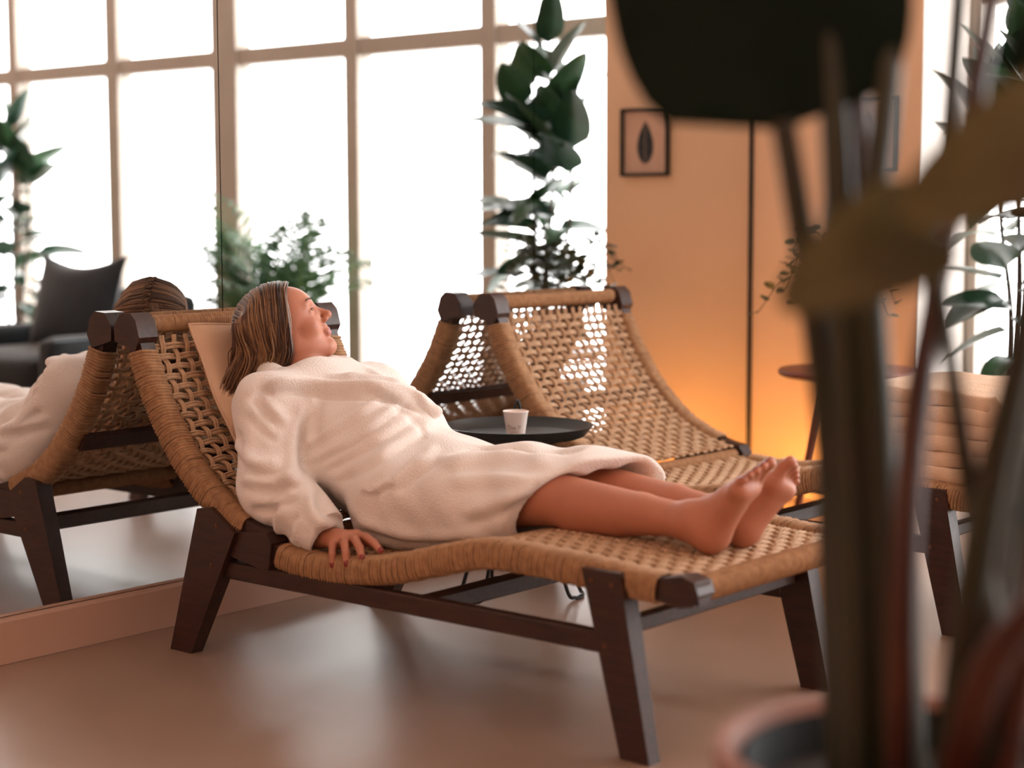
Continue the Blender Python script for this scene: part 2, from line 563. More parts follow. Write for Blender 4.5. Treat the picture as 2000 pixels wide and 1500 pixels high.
def weave(parent, P, s0, s1, y0, y1, ps, pw, r_len, r_cross, amp, lift, nper=(2, 2)):
    """plain weave on the profile surface: every cord group is a part of its own"""
    nc = int(round((s1 - s0) / ps))
    nl = int(round((y1 - y0) / pw))
    ps = (s1 - s0) / nc
    pw = (y1 - y0) / nl
    for i in range(nl):                                  # lengthwise cords
        y = y0 + (i + .5) * pw
        s = np.linspace(s0 - .012, s1 + .012, nc * 5)
        h = lift + amp * np.cos(np.pi * ((s - s0) / ps - .5) + np.pi * i)
        end = np.minimum(np.minimum(s - s0 + .012, s1 + .012 - s) / .03, 1)
        h = h * end + (1 - end) * (lift + .006)
        x, z, nx, nz = at_len(P, s)
        mb = MB()
        for q in range(nper[0]):
            dy = (q - (nper[0] - 1) / 2) * 2 * r_len + rnd.uniform(-.0008, .0008)
            wob = np.cumsum(np.array([rnd.gauss(0, 1) for _ in s])) * .00008
            mb.tube(np.stack([x + nx * h, y + dy + wob - wob.mean(), z + nz * h], 1), r_len, 5)
        mb.build('cord', M['rope'], parent)
    for j in range(nc):                                  # cross cords
        s = s0 + (j + .5) * ps
        y = np.linspace(y0 - .035, y1 + .035, nl * 5 + 8)
        h = lift - amp * np.cos(np.pi * ((y - y0) / pw - .5) + np.pi * j)
        e = np.clip(np.maximum(y0 - y, y - y1) / .03, 0, 1)
        h = h * (1 - e) + e * (lift + .004)
        mb = MB()
        for q in range(nper[1]):
            ds = (q - (nper[1] - 1) / 2) * 2 * r_cross + rnd.uniform(-.0006, .0006)
            wob = np.cumsum(np.array([rnd.gauss(0, 1) for _ in y])) * .00008
            x, z, nx, nz = at_len(P, s + ds + wob - wob.mean())
            mb.tube(np.stack([x + nx * h, y, z + nz * h], 1), r_cross, 5)
        mb.build('cord', M['rope'], parent)

def make_lounger(loc, label):
    t = thing('rope_lounger', label, 'lounger', loc, 0, 'woven rope loungers along the mirror')
    Lb, Ls = arclen(BACK)[-1], arclen(SEAT)[-1]
    rw = 0.046
    for y0 in (0.006, LW - 0.006 - rw):
        y1 = y0 + rw
        r = MB().add(*rail_core(BACK, y0 + .003, y1 - .003, .046, -0.0, Lb)).build('back_rail', M['wood'], t)
        mb = MB(); wrapped_rail(mb, BACK, .055, Lb - .075, y0, y1, .054, .0043, .0082)
        o = mb.build('rope_binding', M['rope2'], r); o['kind'] = 'stuff'
        # bevelled wooden tip at the head
        MB().prism([(0.000, .700), (-.002, .735), (.022, .765), (.060, .768), (.079, .752), (.092, .712), (.075, .680)], 'y', y0 - .006, y1 + .004).build('rail_tip', M['wood'], t)
        r = MB().add(*rail_core(SEAT, y0 + .003, y1 - .003, .040, 0, Ls)).build('seat_rail', M['wood'], t)
        mb = MB(); wrapped_rail(mb, SEAT, .03, Ls - .085, y0, y1, .048, .0043, .0082)
        o = mb.build('rope_binding', M['rope2'], r); o['kind'] = 'stuff'
        MB().prism([(1.562, .302), (1.560, .345), (1.604, .354), (1.634, .346), (1.642, .324), (1.630, .302), (1.600, .296)], 'y', y0 - .003, y1 + .003).build('rail_tip', M['wood'], t)
        # side bracket between the back leg and the seat
        yb0, yb1 = (y0 - .006, y1 - .004) if y0 < .3 else (y0 + .004, y1 + .006)
        MB().prism([(.350, .325), (.44, .300), (.515, .306), (.532, .285), (.522, .226), (.50, .222), (.36, .246)], 'y', yb0, yb1).build('bracket', M['wood'], t)
        near = y0 < .3
        # legs: tapered, raked outwards
        for poly in ([(.300, .338), (.345, .345), (.425, .296), (.268, .0), (.195, .0)],
                     [(1.392, .346), (1.480, .346), (1.548, .0), (1.482, .0), (1.434, .185)]):
            a, b = (-.012, .032) if near else (LW - .032, LW + .012)
            n = len(poly)
            mb = MB(); mb.prism(poly, 'y', a, b)
            for k, (q, w) in enumerate(poly * 2):   # slight outward rake and taper towards the foot
                V = mb.v[0][k]
                f = 1 - V[2] / .345
                c = (a + b) / 2
                V[1] = c + (V[1] - c) * (1 - .22 * f) + (-1 if near else 1) * .004 * f
            leg = mb.build('leg', M['wood'], t, smooth=False)
            for (sx, sz) in (((.365, .307), (.345, .215)) if poly[0][0] < 1 else ((1.415, .325), (1.462, .322), (1.447, .207))):
                yy = a if near else b
                MB().lathe([(.0005, -.004), (.0055, -.004), (.0045, 0.0012), (.0005, .0018)], 10).build('screw', M['screw'], leg)
                leg.children[-1].matrix_local = Matrix.Translation((sx, yy, sz)) @ Matrix.Rotation(math.radians(90 if near else -90), 4, 'X')
        ys = .004 if near else LW - .032
        MB().box((.885, ys + .014, .206), (1.10, .028, .040), .003).build('stretcher', M['wood'], t)
    for x, z, h in ((.352, .222, .038), (.962, .206, .036), (1.462, .238, .030)):
        MB().box((x, LW / 2, z), (.040 if x < 1.4 else .026, LW - .07, h), .003).build('cross_stretcher', M['wood'], t)
    # round cross rails at head, crease and foot, all wound with cord
    for c, th in (((.048, .738), .034), ((.505, .277), .032), ((1.612, .325), .040)):
        r = MB().tube([(c[0], .03, c[1]), (c[0], LW - .03, c[1])], th / 2, 12).build('cross_rail', M['wood'], t)
        mb = MB(); wrapped_cross(mb, c, 0.058, LW - .058, th, .0036, .0068)
        o = mb.build('rope_binding', M['rope2'], r); o['kind'] = 'stuff'
    # wooden slat across the rear of the backrest
    x, z, nx, nz = at_len(BACK, .30)
    a = math.atan2(float(nz), float(nx))
    MB().box((x - nx * .036, LW / 2, z - nz * .036), (.016, LW - .06, .050), .002, Matrix.Rotation(-a, 3, 'Y')).build('back_slat', M['wood'], t)
    weave(t, BACK, .035, Lb - .02, .058, LW - .058, .0262, .0350, .0037, .0037, .0046, .015)
    weave(t, SEAT, .01, Ls - .045, .058, LW - .058, .0185, .036, .0036, .0042, .0056, .012)
    return t

L1 = make_lounger((0.003, 2.537, 0), 'nearer woven rope lounger that the woman in the robe lies on')
L2 = copy_tree(L1)
L2.location = (0.022, 3.787, 0)
L2['label'] = 'further woven rope lounger beside the orange wall, folded blanket on its foot'

# ------------------------------------------------------------------ implicit surfaces (for the woman, robe, soft goods)
def V3(*a):
    return np.array(a, float)

class Field:
    """signed field on a graded grid; primitives are blended in one after the other"""
    def __init__(s, xs, ys, zs):
        s.xs, s.ys, s.zs = [np.asarray(q, np.float32) for q in (xs, ys, zs)]
        s.d = np.full((len(xs), len(ys), len(zs)), 0.5, np.float32)

    def _sl(s, lo, hi):
        out = []
        for q, a, b in zip((s.xs, s.ys, s.zs), lo, hi):
            i, j = np.searchsorted(q, a), np.searchsorted(q, b)
            if j <= i:
                return None
            out.append(slice(int(i), int(j)))
        return tuple(out)

    def _grid(s, sl):
        return s.xs[sl[0]][:, None, None], s.ys[sl[1]][None, :, None], s.zs[sl[2]][None, None, :]

    def _mix(s, sl, d, k, op):
        a = s.d[sl]
        if op == 'u':
            if k > 0:
                h = np.maximum(k - np.abs(a - d), 0) / k
                s.d[sl] = np.minimum(a, d) - h * h * k * .25
            else:
                s.d[sl] = np.minimum(a, d)
        else:
            d = -d
            if k > 0:
                h = np.maximum(k - np.abs(a - d), 0) / k
                s.d[sl] = np.maximum(a, d) + h * h * k * .25
            else:
                s.d[sl] = np.maximum(a, d)

    def cap(s, a, b, ra, rb=None, k=.02, op='u', sy=None, yc=0):
        rb = ra if rb is None else rb
        a, b = np.asarray(a, float), np.asarray(b, float)
        m = max(ra, rb) * (1 if sy is None else max(1, sy)) + k + .03
        sl = s._sl(np.minimum(a, b) - m, np.maximum(a, b) + m)
        if sl is None:
            return s
        x, y, z = s._grid(sl)
        if sy is not None:
            y = yc + (y - yc) / sy
            a = a.copy(); b = b.copy()
            a[1] = yc + (a[1] - yc) / sy; b[1] = yc + (b[1] - yc) / sy
        ab = b - a
        L2 = float(ab @ ab) + 1e-12
        h = np.clip(((x - a[0]) * ab[0] + (y - a[1]) * ab[1] + (z - a[2]) * ab[2]) / L2, 0, 1)
        d = np.sqrt((x - a[0] - h * ab[0]) ** 2 + (y - a[1] - h * ab[1]) ** 2 + (z - a[2] - h * ab[2]) ** 2) - (ra + (rb - ra) * h)
        s._mix(sl, d.astype(np.float32), k, op)
        return s

    def chain(s, pts, rs, k=.02, op='u', **kw):
        for i in range(len(pts) - 1):
            s.cap(pts[i], pts[i + 1], rs[i], rs[i + 1], k if i == 0 else max(k * .5, .003) if op == 'u' else k, op, **kw)
        return s

    def ell(s, c, r, R=None, k=.02, op='u'):
        c, r = np.asarray(c, float), np.asarray(r, float)
        m = r.max() + k + .03
        sl = s._sl(c - m, c + m)
        if sl is None:
            return s
        x, y, z = s._grid(sl)
        p = (x - c[0], y - c[1], z - c[2])
        if R is not None:
            R = np.asarray(R, float)      # rows = local axes
            p = tuple(R[i, 0] * p[0] + R[i, 1] * p[1] + R[i, 2] * p[2] for i in range(3))
        k0 = np.sqrt((p[0] / r[0]) ** 2 + (p[1] / r[1]) ** 2 + (p[2] / r[2]) ** 2)
        k1 = np.sqrt((p[0] / r[0] ** 2) ** 2 + (p[1] / r[1] ** 2) ** 2 + (p[2] / r[2] ** 2) ** 2) + 1e-9
        d = k0 * (k0 - 1) / k1
        s._mix(sl, d.astype(np.float32), k, op)
        return s

    def half(s, p, n, lo, hi, k=.01):
        """cut away the side of the plane that n points to, inside the box lo..hi"""
        n = np.asarray(n, float) / np.linalg.norm(n)
        sl = s._sl(lo, hi)
        x, y, z = s._grid(sl)
        d = -((x - p[0]) * n[0] + (y - p[1]) * n[1] + (z - p[2]) * n[2])
        s._mix(sl, d.astype(np.float32), k, 's')
        return s

    def warp(s, fn):
        x, y, z = s.xs[:, None, None], s.ys[None, :, None], s.zs[None, None, :]
        s.d += fn(x, y, z).astype(np.float32)
        return s

    def surface(s):
        """naive surface nets"""
        d = s.d
        nx, ny, nz = d.shape
        neg = d < 0
        cnt = np.zeros((nx - 1, ny - 1, nz - 1), np.uint8)
        for i in (0, 1):
            for j in (0, 1):
                for k in (0, 1):
                    cnt += neg[i:nx - 1 + i, j:ny - 1 + j, k:nz - 1 + k]
        act = np.argwhere((cnt > 0) & (cnt < 8))
        ids = (act[:, 0] * (ny - 1) + act[:, 1]) * (nz - 1) + act[:, 2]
        I, J, K = act.T
        acc = np.zeros((len(act), 3)); num = np.zeros(len(act))
        C = [(i, j, k) for i in (0, 1) for j in (0, 1) for k in (0, 1)]
        for a in C:
            for ax in range(3):
                if a[ax] == 1:
                    continue
                b = list(a); b[ax] = 1
                da = d[I + a[0], J + a[1], K + a[2]]
                db = d[I + b[0], J + b[1], K + b[2]]
                c = (da < 0) != (db < 0)
                t = np.where(c, da / np.where(c, da - db, 1), 0)
                pa = np.stack([s.xs[I + a[0]], s.ys[J + a[1]], s.zs[K + a[2]]], 1)
                pb = np.stack([s.xs[I + b[0]], s.ys[J + b[1]], s.zs[K + b[2]]], 1)
                acc += np.where(c[:, None], pa + t[:, None] * (pb - pa), 0)
                num += c
        V = acc / num[:, None]
        faces = []
        def idx(i, j, k):
            q = (i * (ny - 1) + j) * (nz - 1) + k
            return np.searchsorted(ids, q)
        for ax in range(3):
            sl0 = [slice(None)] * 3; sl1 = [slice(None)] * 3
            sl0[ax] = slice(0, d.shape[ax] - 1); sl1[ax] = slice(1, d.shape[ax])
            e = np.argwhere(neg[tuple(sl0)] != neg[tuple(sl1)])
            o = [q for q in range(3) if q != ax]
            ok = (e[:, o[0]] > 0) & (e[:, o[1]] > 0) & (e[:, o[0]] < d.shape[o[0]] - 1) & (e[:, o[1]] < d.shape[o[1]] - 1)
            e = e[ok]
            fl = neg[e[:, 0], e[:, 1], e[:, 2]]
            quad = []
            for a, b in ((1, 1), (0, 1), (0, 0), (1, 0)):
                q = e.copy()
                q[:, o[0]] -= a; q[:, o[1]] -= b
                quad.append(idx(q[:, 0], q[:, 1], q[:, 2]))
            quad = np.stack(quad, 1)
            if ax == 1:
                fl = ~fl
            quad[~fl] = quad[~fl][:, ::-1]
            faces.append(quad)
        return V, np.vstack(faces)

def grid_axis(*parts):
    """parts = (start, stop, step) chained"""
    out = []
    for a, b, h in parts:
        n = max(1, int(round((b - a) / h)))
        out += list(np.linspace(a, b, n, endpoint=False))
    out.append(parts[-1][1])
    return np.array(out)

def relax(V, F, it, w=.5):
    n = len(V)
    e = np.vstack([F[:, [0, 1]], F[:, [1, 2]], F[:, [2, 3]], F[:, [3, 0]]])
    e = np.vstack([e, e[:, ::-1]])
    deg = np.bincount(e[:, 0], minlength=n)[:, None] + 1e-9
    for _ in range(it):
        A = np.stack([np.bincount(e[:, 0], V[e[:, 1], c], n) for c in range(3)], 1)
        V = V * (1 - w) + w * A / deg
    return V

def quad_object(name, V, F, mats, parent=None, mi=None, origin=None):
    me = bpy.data.meshes.new(name)
    if origin is not None:
        V = V - np.asarray(origin)
    n, m = len(V), len(F)
    me.vertices.add(n)
    me.vertices.foreach_set('co', np.ascontiguousarray(V, np.float32).ravel())
    me.loops.add(4 * m)
    me.loops.foreach_set('vertex_index', np.ascontiguousarray(F, np.int32).ravel())
    me.polygons.add(m)
    me.polygons.foreach_set('loop_start', np.arange(0, 4 * m, 4, dtype=np.int32))
    me.update(calc_edges=True)
    for q in (mats if isinstance(mats, (list, tuple)) else [mats]):
        me.materials.append(q)
    if mi is not None:
        me.polygons.foreach_set('material_index', np.ascontiguousarray(mi, np.int32))
    me.shade_smooth()
    me.validate()
    o = link(name, me, parent)
    return o

# ------------------------------------------------------------------ the woman
YC = 2.865
ORG = V3(0.70, YC, 0.28)
woman = thing('person', 'barefoot woman in a white terry bathrobe reclining on the nearer lounger, gazing toward the windows', 'person', tuple(ORG))

# head frame: she turns to the window and tips her head back
AX = V3(0.68, 0.733, 0); AX /= np.linalg.norm(AX)
BX = V3(0.733, -0.68, 0); BX /= np.linalg.norm(BX)
TILT = math.radians(33)
HF = math.cos(TILT) * AX + math.sin(TILT) * V3(0, 0, 1)
HU = -math.sin(TILT) * AX + math.cos(TILT) * V3(0, 0, 1)
HR = BX                                  # her right side
HC = V3(0.240, 2.855, 0.726)
HS = 0.95
def hp(f, r, u):
    return HC + HS * (f * HF + r * HR + u * HU)
HROT = np.array([HF, HR, HU])
def hell(F, f, r, u, rf, rr, ru, k=.012, op='u', rot=None):
    R = HROT if rot is None else rot
    F.ell(hp(f, r, u), V3(rf, rr, ru) * HS, R, k * HS, op)

NECK0, NECK1 = V3(.315, 2.865, .585), hp(-.022, 0, -.070)
SH = {+1: V3(.365, 2.695, .555), -1: V3(.345, 3.035, .550)}      # +1 = her right, nearer the camera
EL = {+1: V3(.455, 2.612, .385), -1: V3(.46, 3.125, .385)}
WR = {+1: V3(.618, 2.600, .303), -1: V3(.66, 3.120, .315)}
HIP = {+1: V3(.70, 2.785, .375), -1: V3(.70, 2.945, .375)}
KN = {+1: V3(1.105, 2.790, .414), -1: V3(1.10, 2.925, .420)}
AN = {+1: V3(1.468, 2.790, .402), -1: V3(1.470, 2.893, .404)}

B = Field(grid_axis((.02, .09, .004), (.09, .43, .002), (.43, .60, .004), (.60, .90, .0026), (.90, 1.40, .006), (1.40, 1.70, .0028)),
          grid_axis((2.50, 2.66, .0026), (2.66, 2.76, .004), (2.76, 3.00, .0021), (3.00, 3.20, .004)),
          grid_axis((.20, .33, .0028), (.33, .56, .0030), (.56, .86, .0020)))
# torso and limbs
B.ell((.40, YC, .505), (.125, .160, .105), None, .05)
B.ell((.55, YC, .425), (.12, .140, .095), None, .06)
B.ell((.69, YC, .375), (.105, .165, .090), None, .06)
for sd in (1, -1):
    B.cap(SH[sd], V3(.345, YC, .555), .058, .07, .05)
    B.chain([SH[sd], EL[sd], WR[sd]], [.052, .040, .026], .03)
    B.chain([HIP[sd], KN[sd]], [.085, .058], .05)
    # shin with calf muscle
    k_, a_ = KN[sd], AN[sd]
    B.chain([k_, k_ * .35 + a_ * .65 + V3(0, 0, -.002), a_ + V3(-.03, 0, 0)], [.053, .041, .034], .02)
    B.cap(k_ * .8 + a_ * .2 + V3(0, 0, -.022), k_ * .50 + a_ * .50 + V3(0, 0, -.020), .040, .032, .03)
B.cap(NECK0, NECK1, .056, .050, .035)
# feet: sole direction S, instep direction N, little-toe side is outward
TOE = {+1: V3(1.626, 2.792, .532), -1: V3(1.612, 2.945, .512)}
HEEL = {+1: V3(1.507, 2.792, .375), -1: V3(1.512, 2.893, .374)}
nails = []
for sd in (1, -1):
    h, t_ = HEEL[sd], TOE[sd]
    S = (t_ - h) / np.linalg.norm(t_ - h)
    out = V3(0, -1, 0) * sd
    if sd < 0:
        out = V3(.28, .96, 0)
    out = out - S * (out @ S); out /= np.linalg.norm(out)
    N = np.cross(out, S) * sd
    if N[2] < 0 and N[0] > 0: N = -N
    L = np.linalg.norm(t_ - h)
    g = lambda a, o, n: h + S * a * L + out * o + N * n
    B.ell(h + N * .004, (.030, .029, .030), None, .02)
    B.cap(AN[sd], h + N * .010, .034, .026, .035)
    B.cap(AN[sd] + V3(.01, 0, .005), g(.45, -.004, .020), .031, .024, .035)
    B.cap(g(.08, .002, .004), g(.62, .016, .004), .025, .020, .025)
    B.cap(g(.12, -.004, .014), g(.64, -.014, .012), .026, .021, .025)
    B.cap(g(.64, -.022, .006), g(.64, .026, .004), .017, .014, .02)
    lens = [.245, .235, .20, .165, .125]
    offs = [-.027, -.009, .005, .018, .030]
    rad = [.0122, .0088, .0084, .0080, .0078]
    for i in range(5):
        a0 = .70 - .012 * i
        p0, p1 = g(a0, offs[i], .006), g(a0 + lens[i] * .62, offs[i] * 1.04, .010)
        p2 = g(a0 + lens[i], offs[i] * 1.05, .005)
        B.chain([p0, p1, p2], [rad[i] * 1.1, rad[i], rad[i] * .98], .005)
        nails.append((p2 + N * rad[i] * .75 + S * rad[i] * .2, rad[i] * .95))
# hands resting palm down, fingers curling over the rail
def hand(sd, w, spec, palm_n, thumb):
    kn = [q[0] for q in spec]
    for i, q in enumerate(kn):
        B.cap(w, q, .0165, .0112, .010)
    B.cap(kn[0], kn[3], .011, .0115, .012)
    B.cap(w + palm_n * -.004, (kn[1] + kn[2]) / 2 + palm_n * -.006, .021, .017, .012)
    for i, pts in enumerate(spec):
        r0 = [.0082, .0090, .0093, .0090][i]
        B.chain(pts, [r0 * 1.08, r0, r0 * .92, r0 * .82], .004)
        d_ = pts[-1] - pts[-2]; d_ /= np.linalg.norm(d_)
        nails.append((pts[-1] + palm_n * r0 * .55 + d_ * r0 * .35, r0 * .75))
    B.chain(thumb, [.016, .0115, .0105, .0085], .012)
hand(1, WR[1], [
    [V3(.692, 2.575, .298), V3(.705, 2.556, .300), V3(.716, 2.545, .282), V3(.722, 2.540, .260)],
    [V3(.704, 2.588, .306), V3(.735, 2.563, .305), V3(.756, 2.546, .288), V3(.764, 2.541, .268)],
    [V3(.712, 2.603, .310), V3(.750, 2.580, .312), V3(.783, 2.560, .302), V3(.800, 2.549, .284)],
    [V3(.714, 2.620, .311), V3(.760, 2.602, .316), V3(.800, 2.585, .311), V3(.832, 2.572, .300)]],
    V3(.1, -.35, .93), [WR[1] + V3(.02, .012, -.004), V3(.675, 2.636, .297), V3(.715, 2.645, .295), V3(.745, 2.642, .292)])
hand(-1, WR[-1], [
    [V3(.732, 3.142, .300), V3(.768, 3.150, .296), V3(.792, 3.154, .290), V3(.812, 3.157, .285)],
    [V3(.738, 3.128, .304), V3(.780, 3.132, .300), V3(.808, 3.134, .294), V3(.830, 3.136, .289)],
    [V3(.740, 3.112, .305), V3(.786, 3.112, .302), V3(.815, 3.112, .296), V3(.838, 3.112, .291)],
    [V3(.736, 3.096, .304), V3(.778, 3.092, .301), V3(.805, 3.090, .295), V3(.826, 3.089, .290)]],
    V3(0, 0, 1), [WR[-1] + V3(.02, -.012, -.004), V3(.712, 3.082, .300), V3(.742, 3.070, .298), V3(.765, 3.064, .296)])
# head
hell(B, -.012, 0, .018, .094, .074, .084, .03)
hell(B, .030, 0, .022, .062, .064, .062, .03)            # forehead
hell(B, .026, 0, -.050, .052, .050, .052, .03)           # face
B.cap(hp(-.005, .046, -.052), hp(.060, .016, -.100), .022 * HS, .016 * HS, .03)   # jaw
B.cap(hp(-.005, -.046, -.052), hp(.060, -.016, -.100), .022 * HS, .016 * HS, .03)
hell(B, .067, 0, -.102, .0165, .018, .016, .018)          # chin
for q in (1, -1):
    hell(B, .054, q * .035, -.032, .024, .021, .022, .022)     # cheek
    hell(B, .074, q * .026, .020, .012, .022, .008, .014)      # brow ridge
    hell(B, .096, q * .033, .001, .019, .017, .010, .012, 's') # eye socket
    hell(B, .0715, q * .033, .000, .0136, .0150, .0125, .004)   # lid
    B.cap(hp(.086, q * .021, -.0010), hp(.084, q * .044, -.0002), .0027 * HS, .0024 * HS, .002, 's')
    B.cap(hp(-.004, q * .071, -.012), hp(-.012, q * .076, .014), .010 * HS, .012 * HS, .008)  # ear
B.cap(hp(.080, 0, .006), hp(.107, 0, -.030), .0075 * HS, .0095 * HS, .012)      # nose bridge
hell(B, .106, 0, -.034, .0105, .0098, .0088, .008)
hell(B, .079, 0, -.053, .013, .018, .011, .010)           # philtrum
for q in (1, -1):
    hell(B, .076, q * .0155, -.020, .015, .012, .018, .010)
    hell(B, .095, q * .0108, -.0385, .0095, .0062, .0070, .006)
    hell(B, .0985, q * .0062, -.0460, .0042, .0030, .0030, .002, 's')
hell(B, .0815, 0, -.0645, .0120, .021, .0066, .008)        # upper lip
hell(B, .0805, 0, -.0745, .0115, .018, .0064, .008)       # lower lip
B.cap(hp(.0955, -.010, -.0695), hp(.0955, .010, -.0695), .0018 * HS, .0018 * HS, .003, 's')
V, F = B.surface()
V = relax(V, F, 1, .35)
C = V[F].mean(1)
mi = np.zeros(len(F), int)
loc = (C - HC) @ HROT.T / HS
lip = (np.abs(loc[:, 1]) < .0205) & (loc[:, 0] > .080) & (np.abs(loc[:, 2] + .0692) < .0105 * (1 - (loc[:, 1] / .024) ** 2))
mi[lip] = 1
for c, r in nails:
    mi[((C - c) ** 2).sum(1) < r * r] = 3
quad_object('body', V, F, [M['skin'], M['lip'], M['brow'], M['nail']], woman, mi, ORG)
for q in (1, -1):
    e = MB()
    a = np.linspace(-np.pi / 2, np.pi / 2, 12)
    c = hp(.0710, q * .033, -.0008) - ORG
    e.lathe([(max(1e-6, .0118 * math.cos(w)), .0118 * math.sin(w)) for w in a], 18)
    o = e.build('eyeball', M['eye'], woman)
    o.location = c
    i2 = MB().lathe([(1e-6, .0122), (.0035, .0118), (.0064, .0104), (.0065, .0096)], 16).build('iris', M['iris'], o)
    i2.rotation_euler = Vector(HF + .15 * HU).to_track_quat('Z', 'Y').to_euler()
LV = (V - HC) @ HROT.T / HS
def face_pt(r, u, out):
    m = (np.abs(LV[:, 1] - r) < .0035) & (np.abs(LV[:, 2] - u) < .0035) & (LV[:, 0] > .03)
    f = LV[m, 0].max() if m.any() else .07
    return hp(f + out, r, u) - ORG
for q in (1, -1):
    rr = np.linspace(.015, .050, 9)
    P = smooth_path([face_pt(q * r, .0225 + .0065 * math.sin((r - .012) / .040 * 2.6), -.0004) for r in rr], 22)
    MB().tube(P, .0019 * np.sin(np.linspace(.25, 1, 22) * np.pi) ** .6 + .0003, 6).build('eyebrow', M['brow'], woman)
    rr = np.linspace(.020, .046, 8)
    P = smooth_path([face_pt(q * r, .0012 + .0028 * math.sin((r - .019) / .028 * np.pi), .0006) for r in rr], 20)
    MB().tube(P, .0010 * np.sin(np.linspace(.15, .95, 20) * np.pi) ** .5 + .0002, 5).build('eyelash', M['brow'], woman)

# ------------------------------------------------------------------ bathrobe
Rb = Field(grid_axis((.10, 1.30, .0052)), grid_axis((2.50, 3.24, .0052)), grid_axis((.20, .74, .0048)))
def rot_y(a):
    c, s_ = math.cos(a), math.sin(a)
    return np.array([[c, 0, -s_], [0, 1, 0], [s_, 0, c]])
TB = rot_y(math.radians(32))          # torso leans with the backrest (local x runs down the body)
Rb.ell((.405, YC, .505), (.165, .190, .135), TB, .05)
Rb.ell((.535, YC, .445), (.150, .182, .138), TB, .07)
Rb.ell((.560, YC + .01, .500), (.105, .150, .100), TB, .06)          # bust and folded lapels
Rb.ell((.690, YC, .382), (.130, .190, .106), None, .07)
# skirt over both thighs
Rb.chain([V3(.70, YC, .385), V3(.92, YC, .400), V3(1.10, YC, .420), V3(1.24, YC + .005, .425)], [.098, .092, .082, .076], .06, sy=1.85, yc=YC)
Rb.cap(V3(.72, 2.76, .37), V3(1.06, 2.75, .385), .085, .062, .05)
Rb.cap(V3(.72, 2.97, .37), V3(1.18, 2.955, .425), .085, .066, .05)
Rb.cap(V3(.66, 2.735, .315), V3(.98, 2.735, .335), .045, .030, .05)      # cloth spreading on the seat
for sd in (1, -1):
    Rb.cap(V3(.35, YC, .555), SH[sd], .085, .080, .05)
    Rb.chain([SH[sd], EL[sd] + V3(.005, 0, .01)], [.082, .078], .035)
    Rb.chain([EL[sd] + V3(.005, 0, .01), WR[sd] + V3(.035, -.004 * sd, .006)], [.076, .050], .022)
# cuff: flared and turned
Rb.cap(WR[1] + V3(-.03, 0, .012), WR[1] + V3(.030, -.004, .006), .052, .050, .012)
# neck opening, collar roll
Rb.cap(NECK0 + V3(.05, 0, -.03), NECK1 + V3(-.01, 0, .03), .058, .066, .02, 's')
near_collar = [V3(.215, 2.885, .625), V3(.235, 2.800, .625), V3(.300, 2.770, .604), V3(.400, 2.785, .588), V3(.490, 2.830, .598), V3(.575, 2.880, .592), V3(.66, 2.93, .545)]
far_collar = [V3(.215, 2.885, .625), V3(.255, 2.960, .625), V3(.330, 2.970, .618), V3(.430, 2.945, .602), V3(.520, 2.905, .588)]
Rb.chain(far_collar, [.030, .032, .034, .030, .026], .010)
Rb.chain(near_collar, [.030, .034, .040, .040, .036, .028, .018], .010)
Rb.chain([q + V3(-.015, -.038, -.022) for q in near_collar[2:6]], [.026, .028, .026, .020], .030)
# folds: soft grooves
def groove(pts, r, k=.022):
    Rb.chain([np.asarray(p, float) for p in pts], [r] * len(pts), k, 's')
groove([(.86, 2.86, .492), (.95, 2.86, .505), (1.10, 2.86, .505)], .012, .05)
groove([(.38, 2.60, .50), (.42, 2.545, .455), (.43, 2.52, .41)], .006, .03)
groove([(.43, 2.535, .46), (.49, 2.535, .415), (.54, 2.56, .40)], .007, .03)
groove([(.54, 2.555, .40), (.50, 2.535, .35), (.47, 2.53, .32)], .005, .025)
groove([(.40, 2.64, .60), (.44, 2.60, .55), (.46, 2.565, .50)], .006, .03)
# gentle undulation of heavy cloth
Rb.warp(lambda x, y, z: .0026 * np.sin(x * 34 + y * 21 + z * 12) + .0020 * np.sin(x * 19 - y * 40 + z * 31 + 1.3) + .0012 * np.sin(x * 60 + z * 70 + y * 11))
# hem and openings
Rb.half((1.165, YC, .42), V3(1, -.38, -.62), (.90, 2.5, .20), (1.31, 3.24, .74), .008)
for sd in (1, -1):
    Rb.chain([HIP[sd] + V3(.24, 0, 0), KN[sd] + V3(.15, 0, 0)], [.070, .064], .006, 's')
Rb.cap(V3(.98, YC, .405), V3(1.25, YC, .42), .055, .055, .01, 's')
# cuffs are open
for sd in (1, -1):
    dirw = (WR[sd] - EL[sd]); dirw /= np.linalg.norm(dirw)
    Rb.half(WR[sd] + dirw * .022, dirw + V3(0, .25 * sd, 0), (.58, 2.5 if sd > 0 else 3.05, .22), (.74, 2.665 if sd > 0 else 3.24, .40), .004)
    Rb.cap(WR[sd] - dirw * .03, WR[sd] + dirw * .09, .034, .040, .004, 's')
V, F = Rb.surface()
# keep the largest piece
V = relax(V, F, 2, .5)
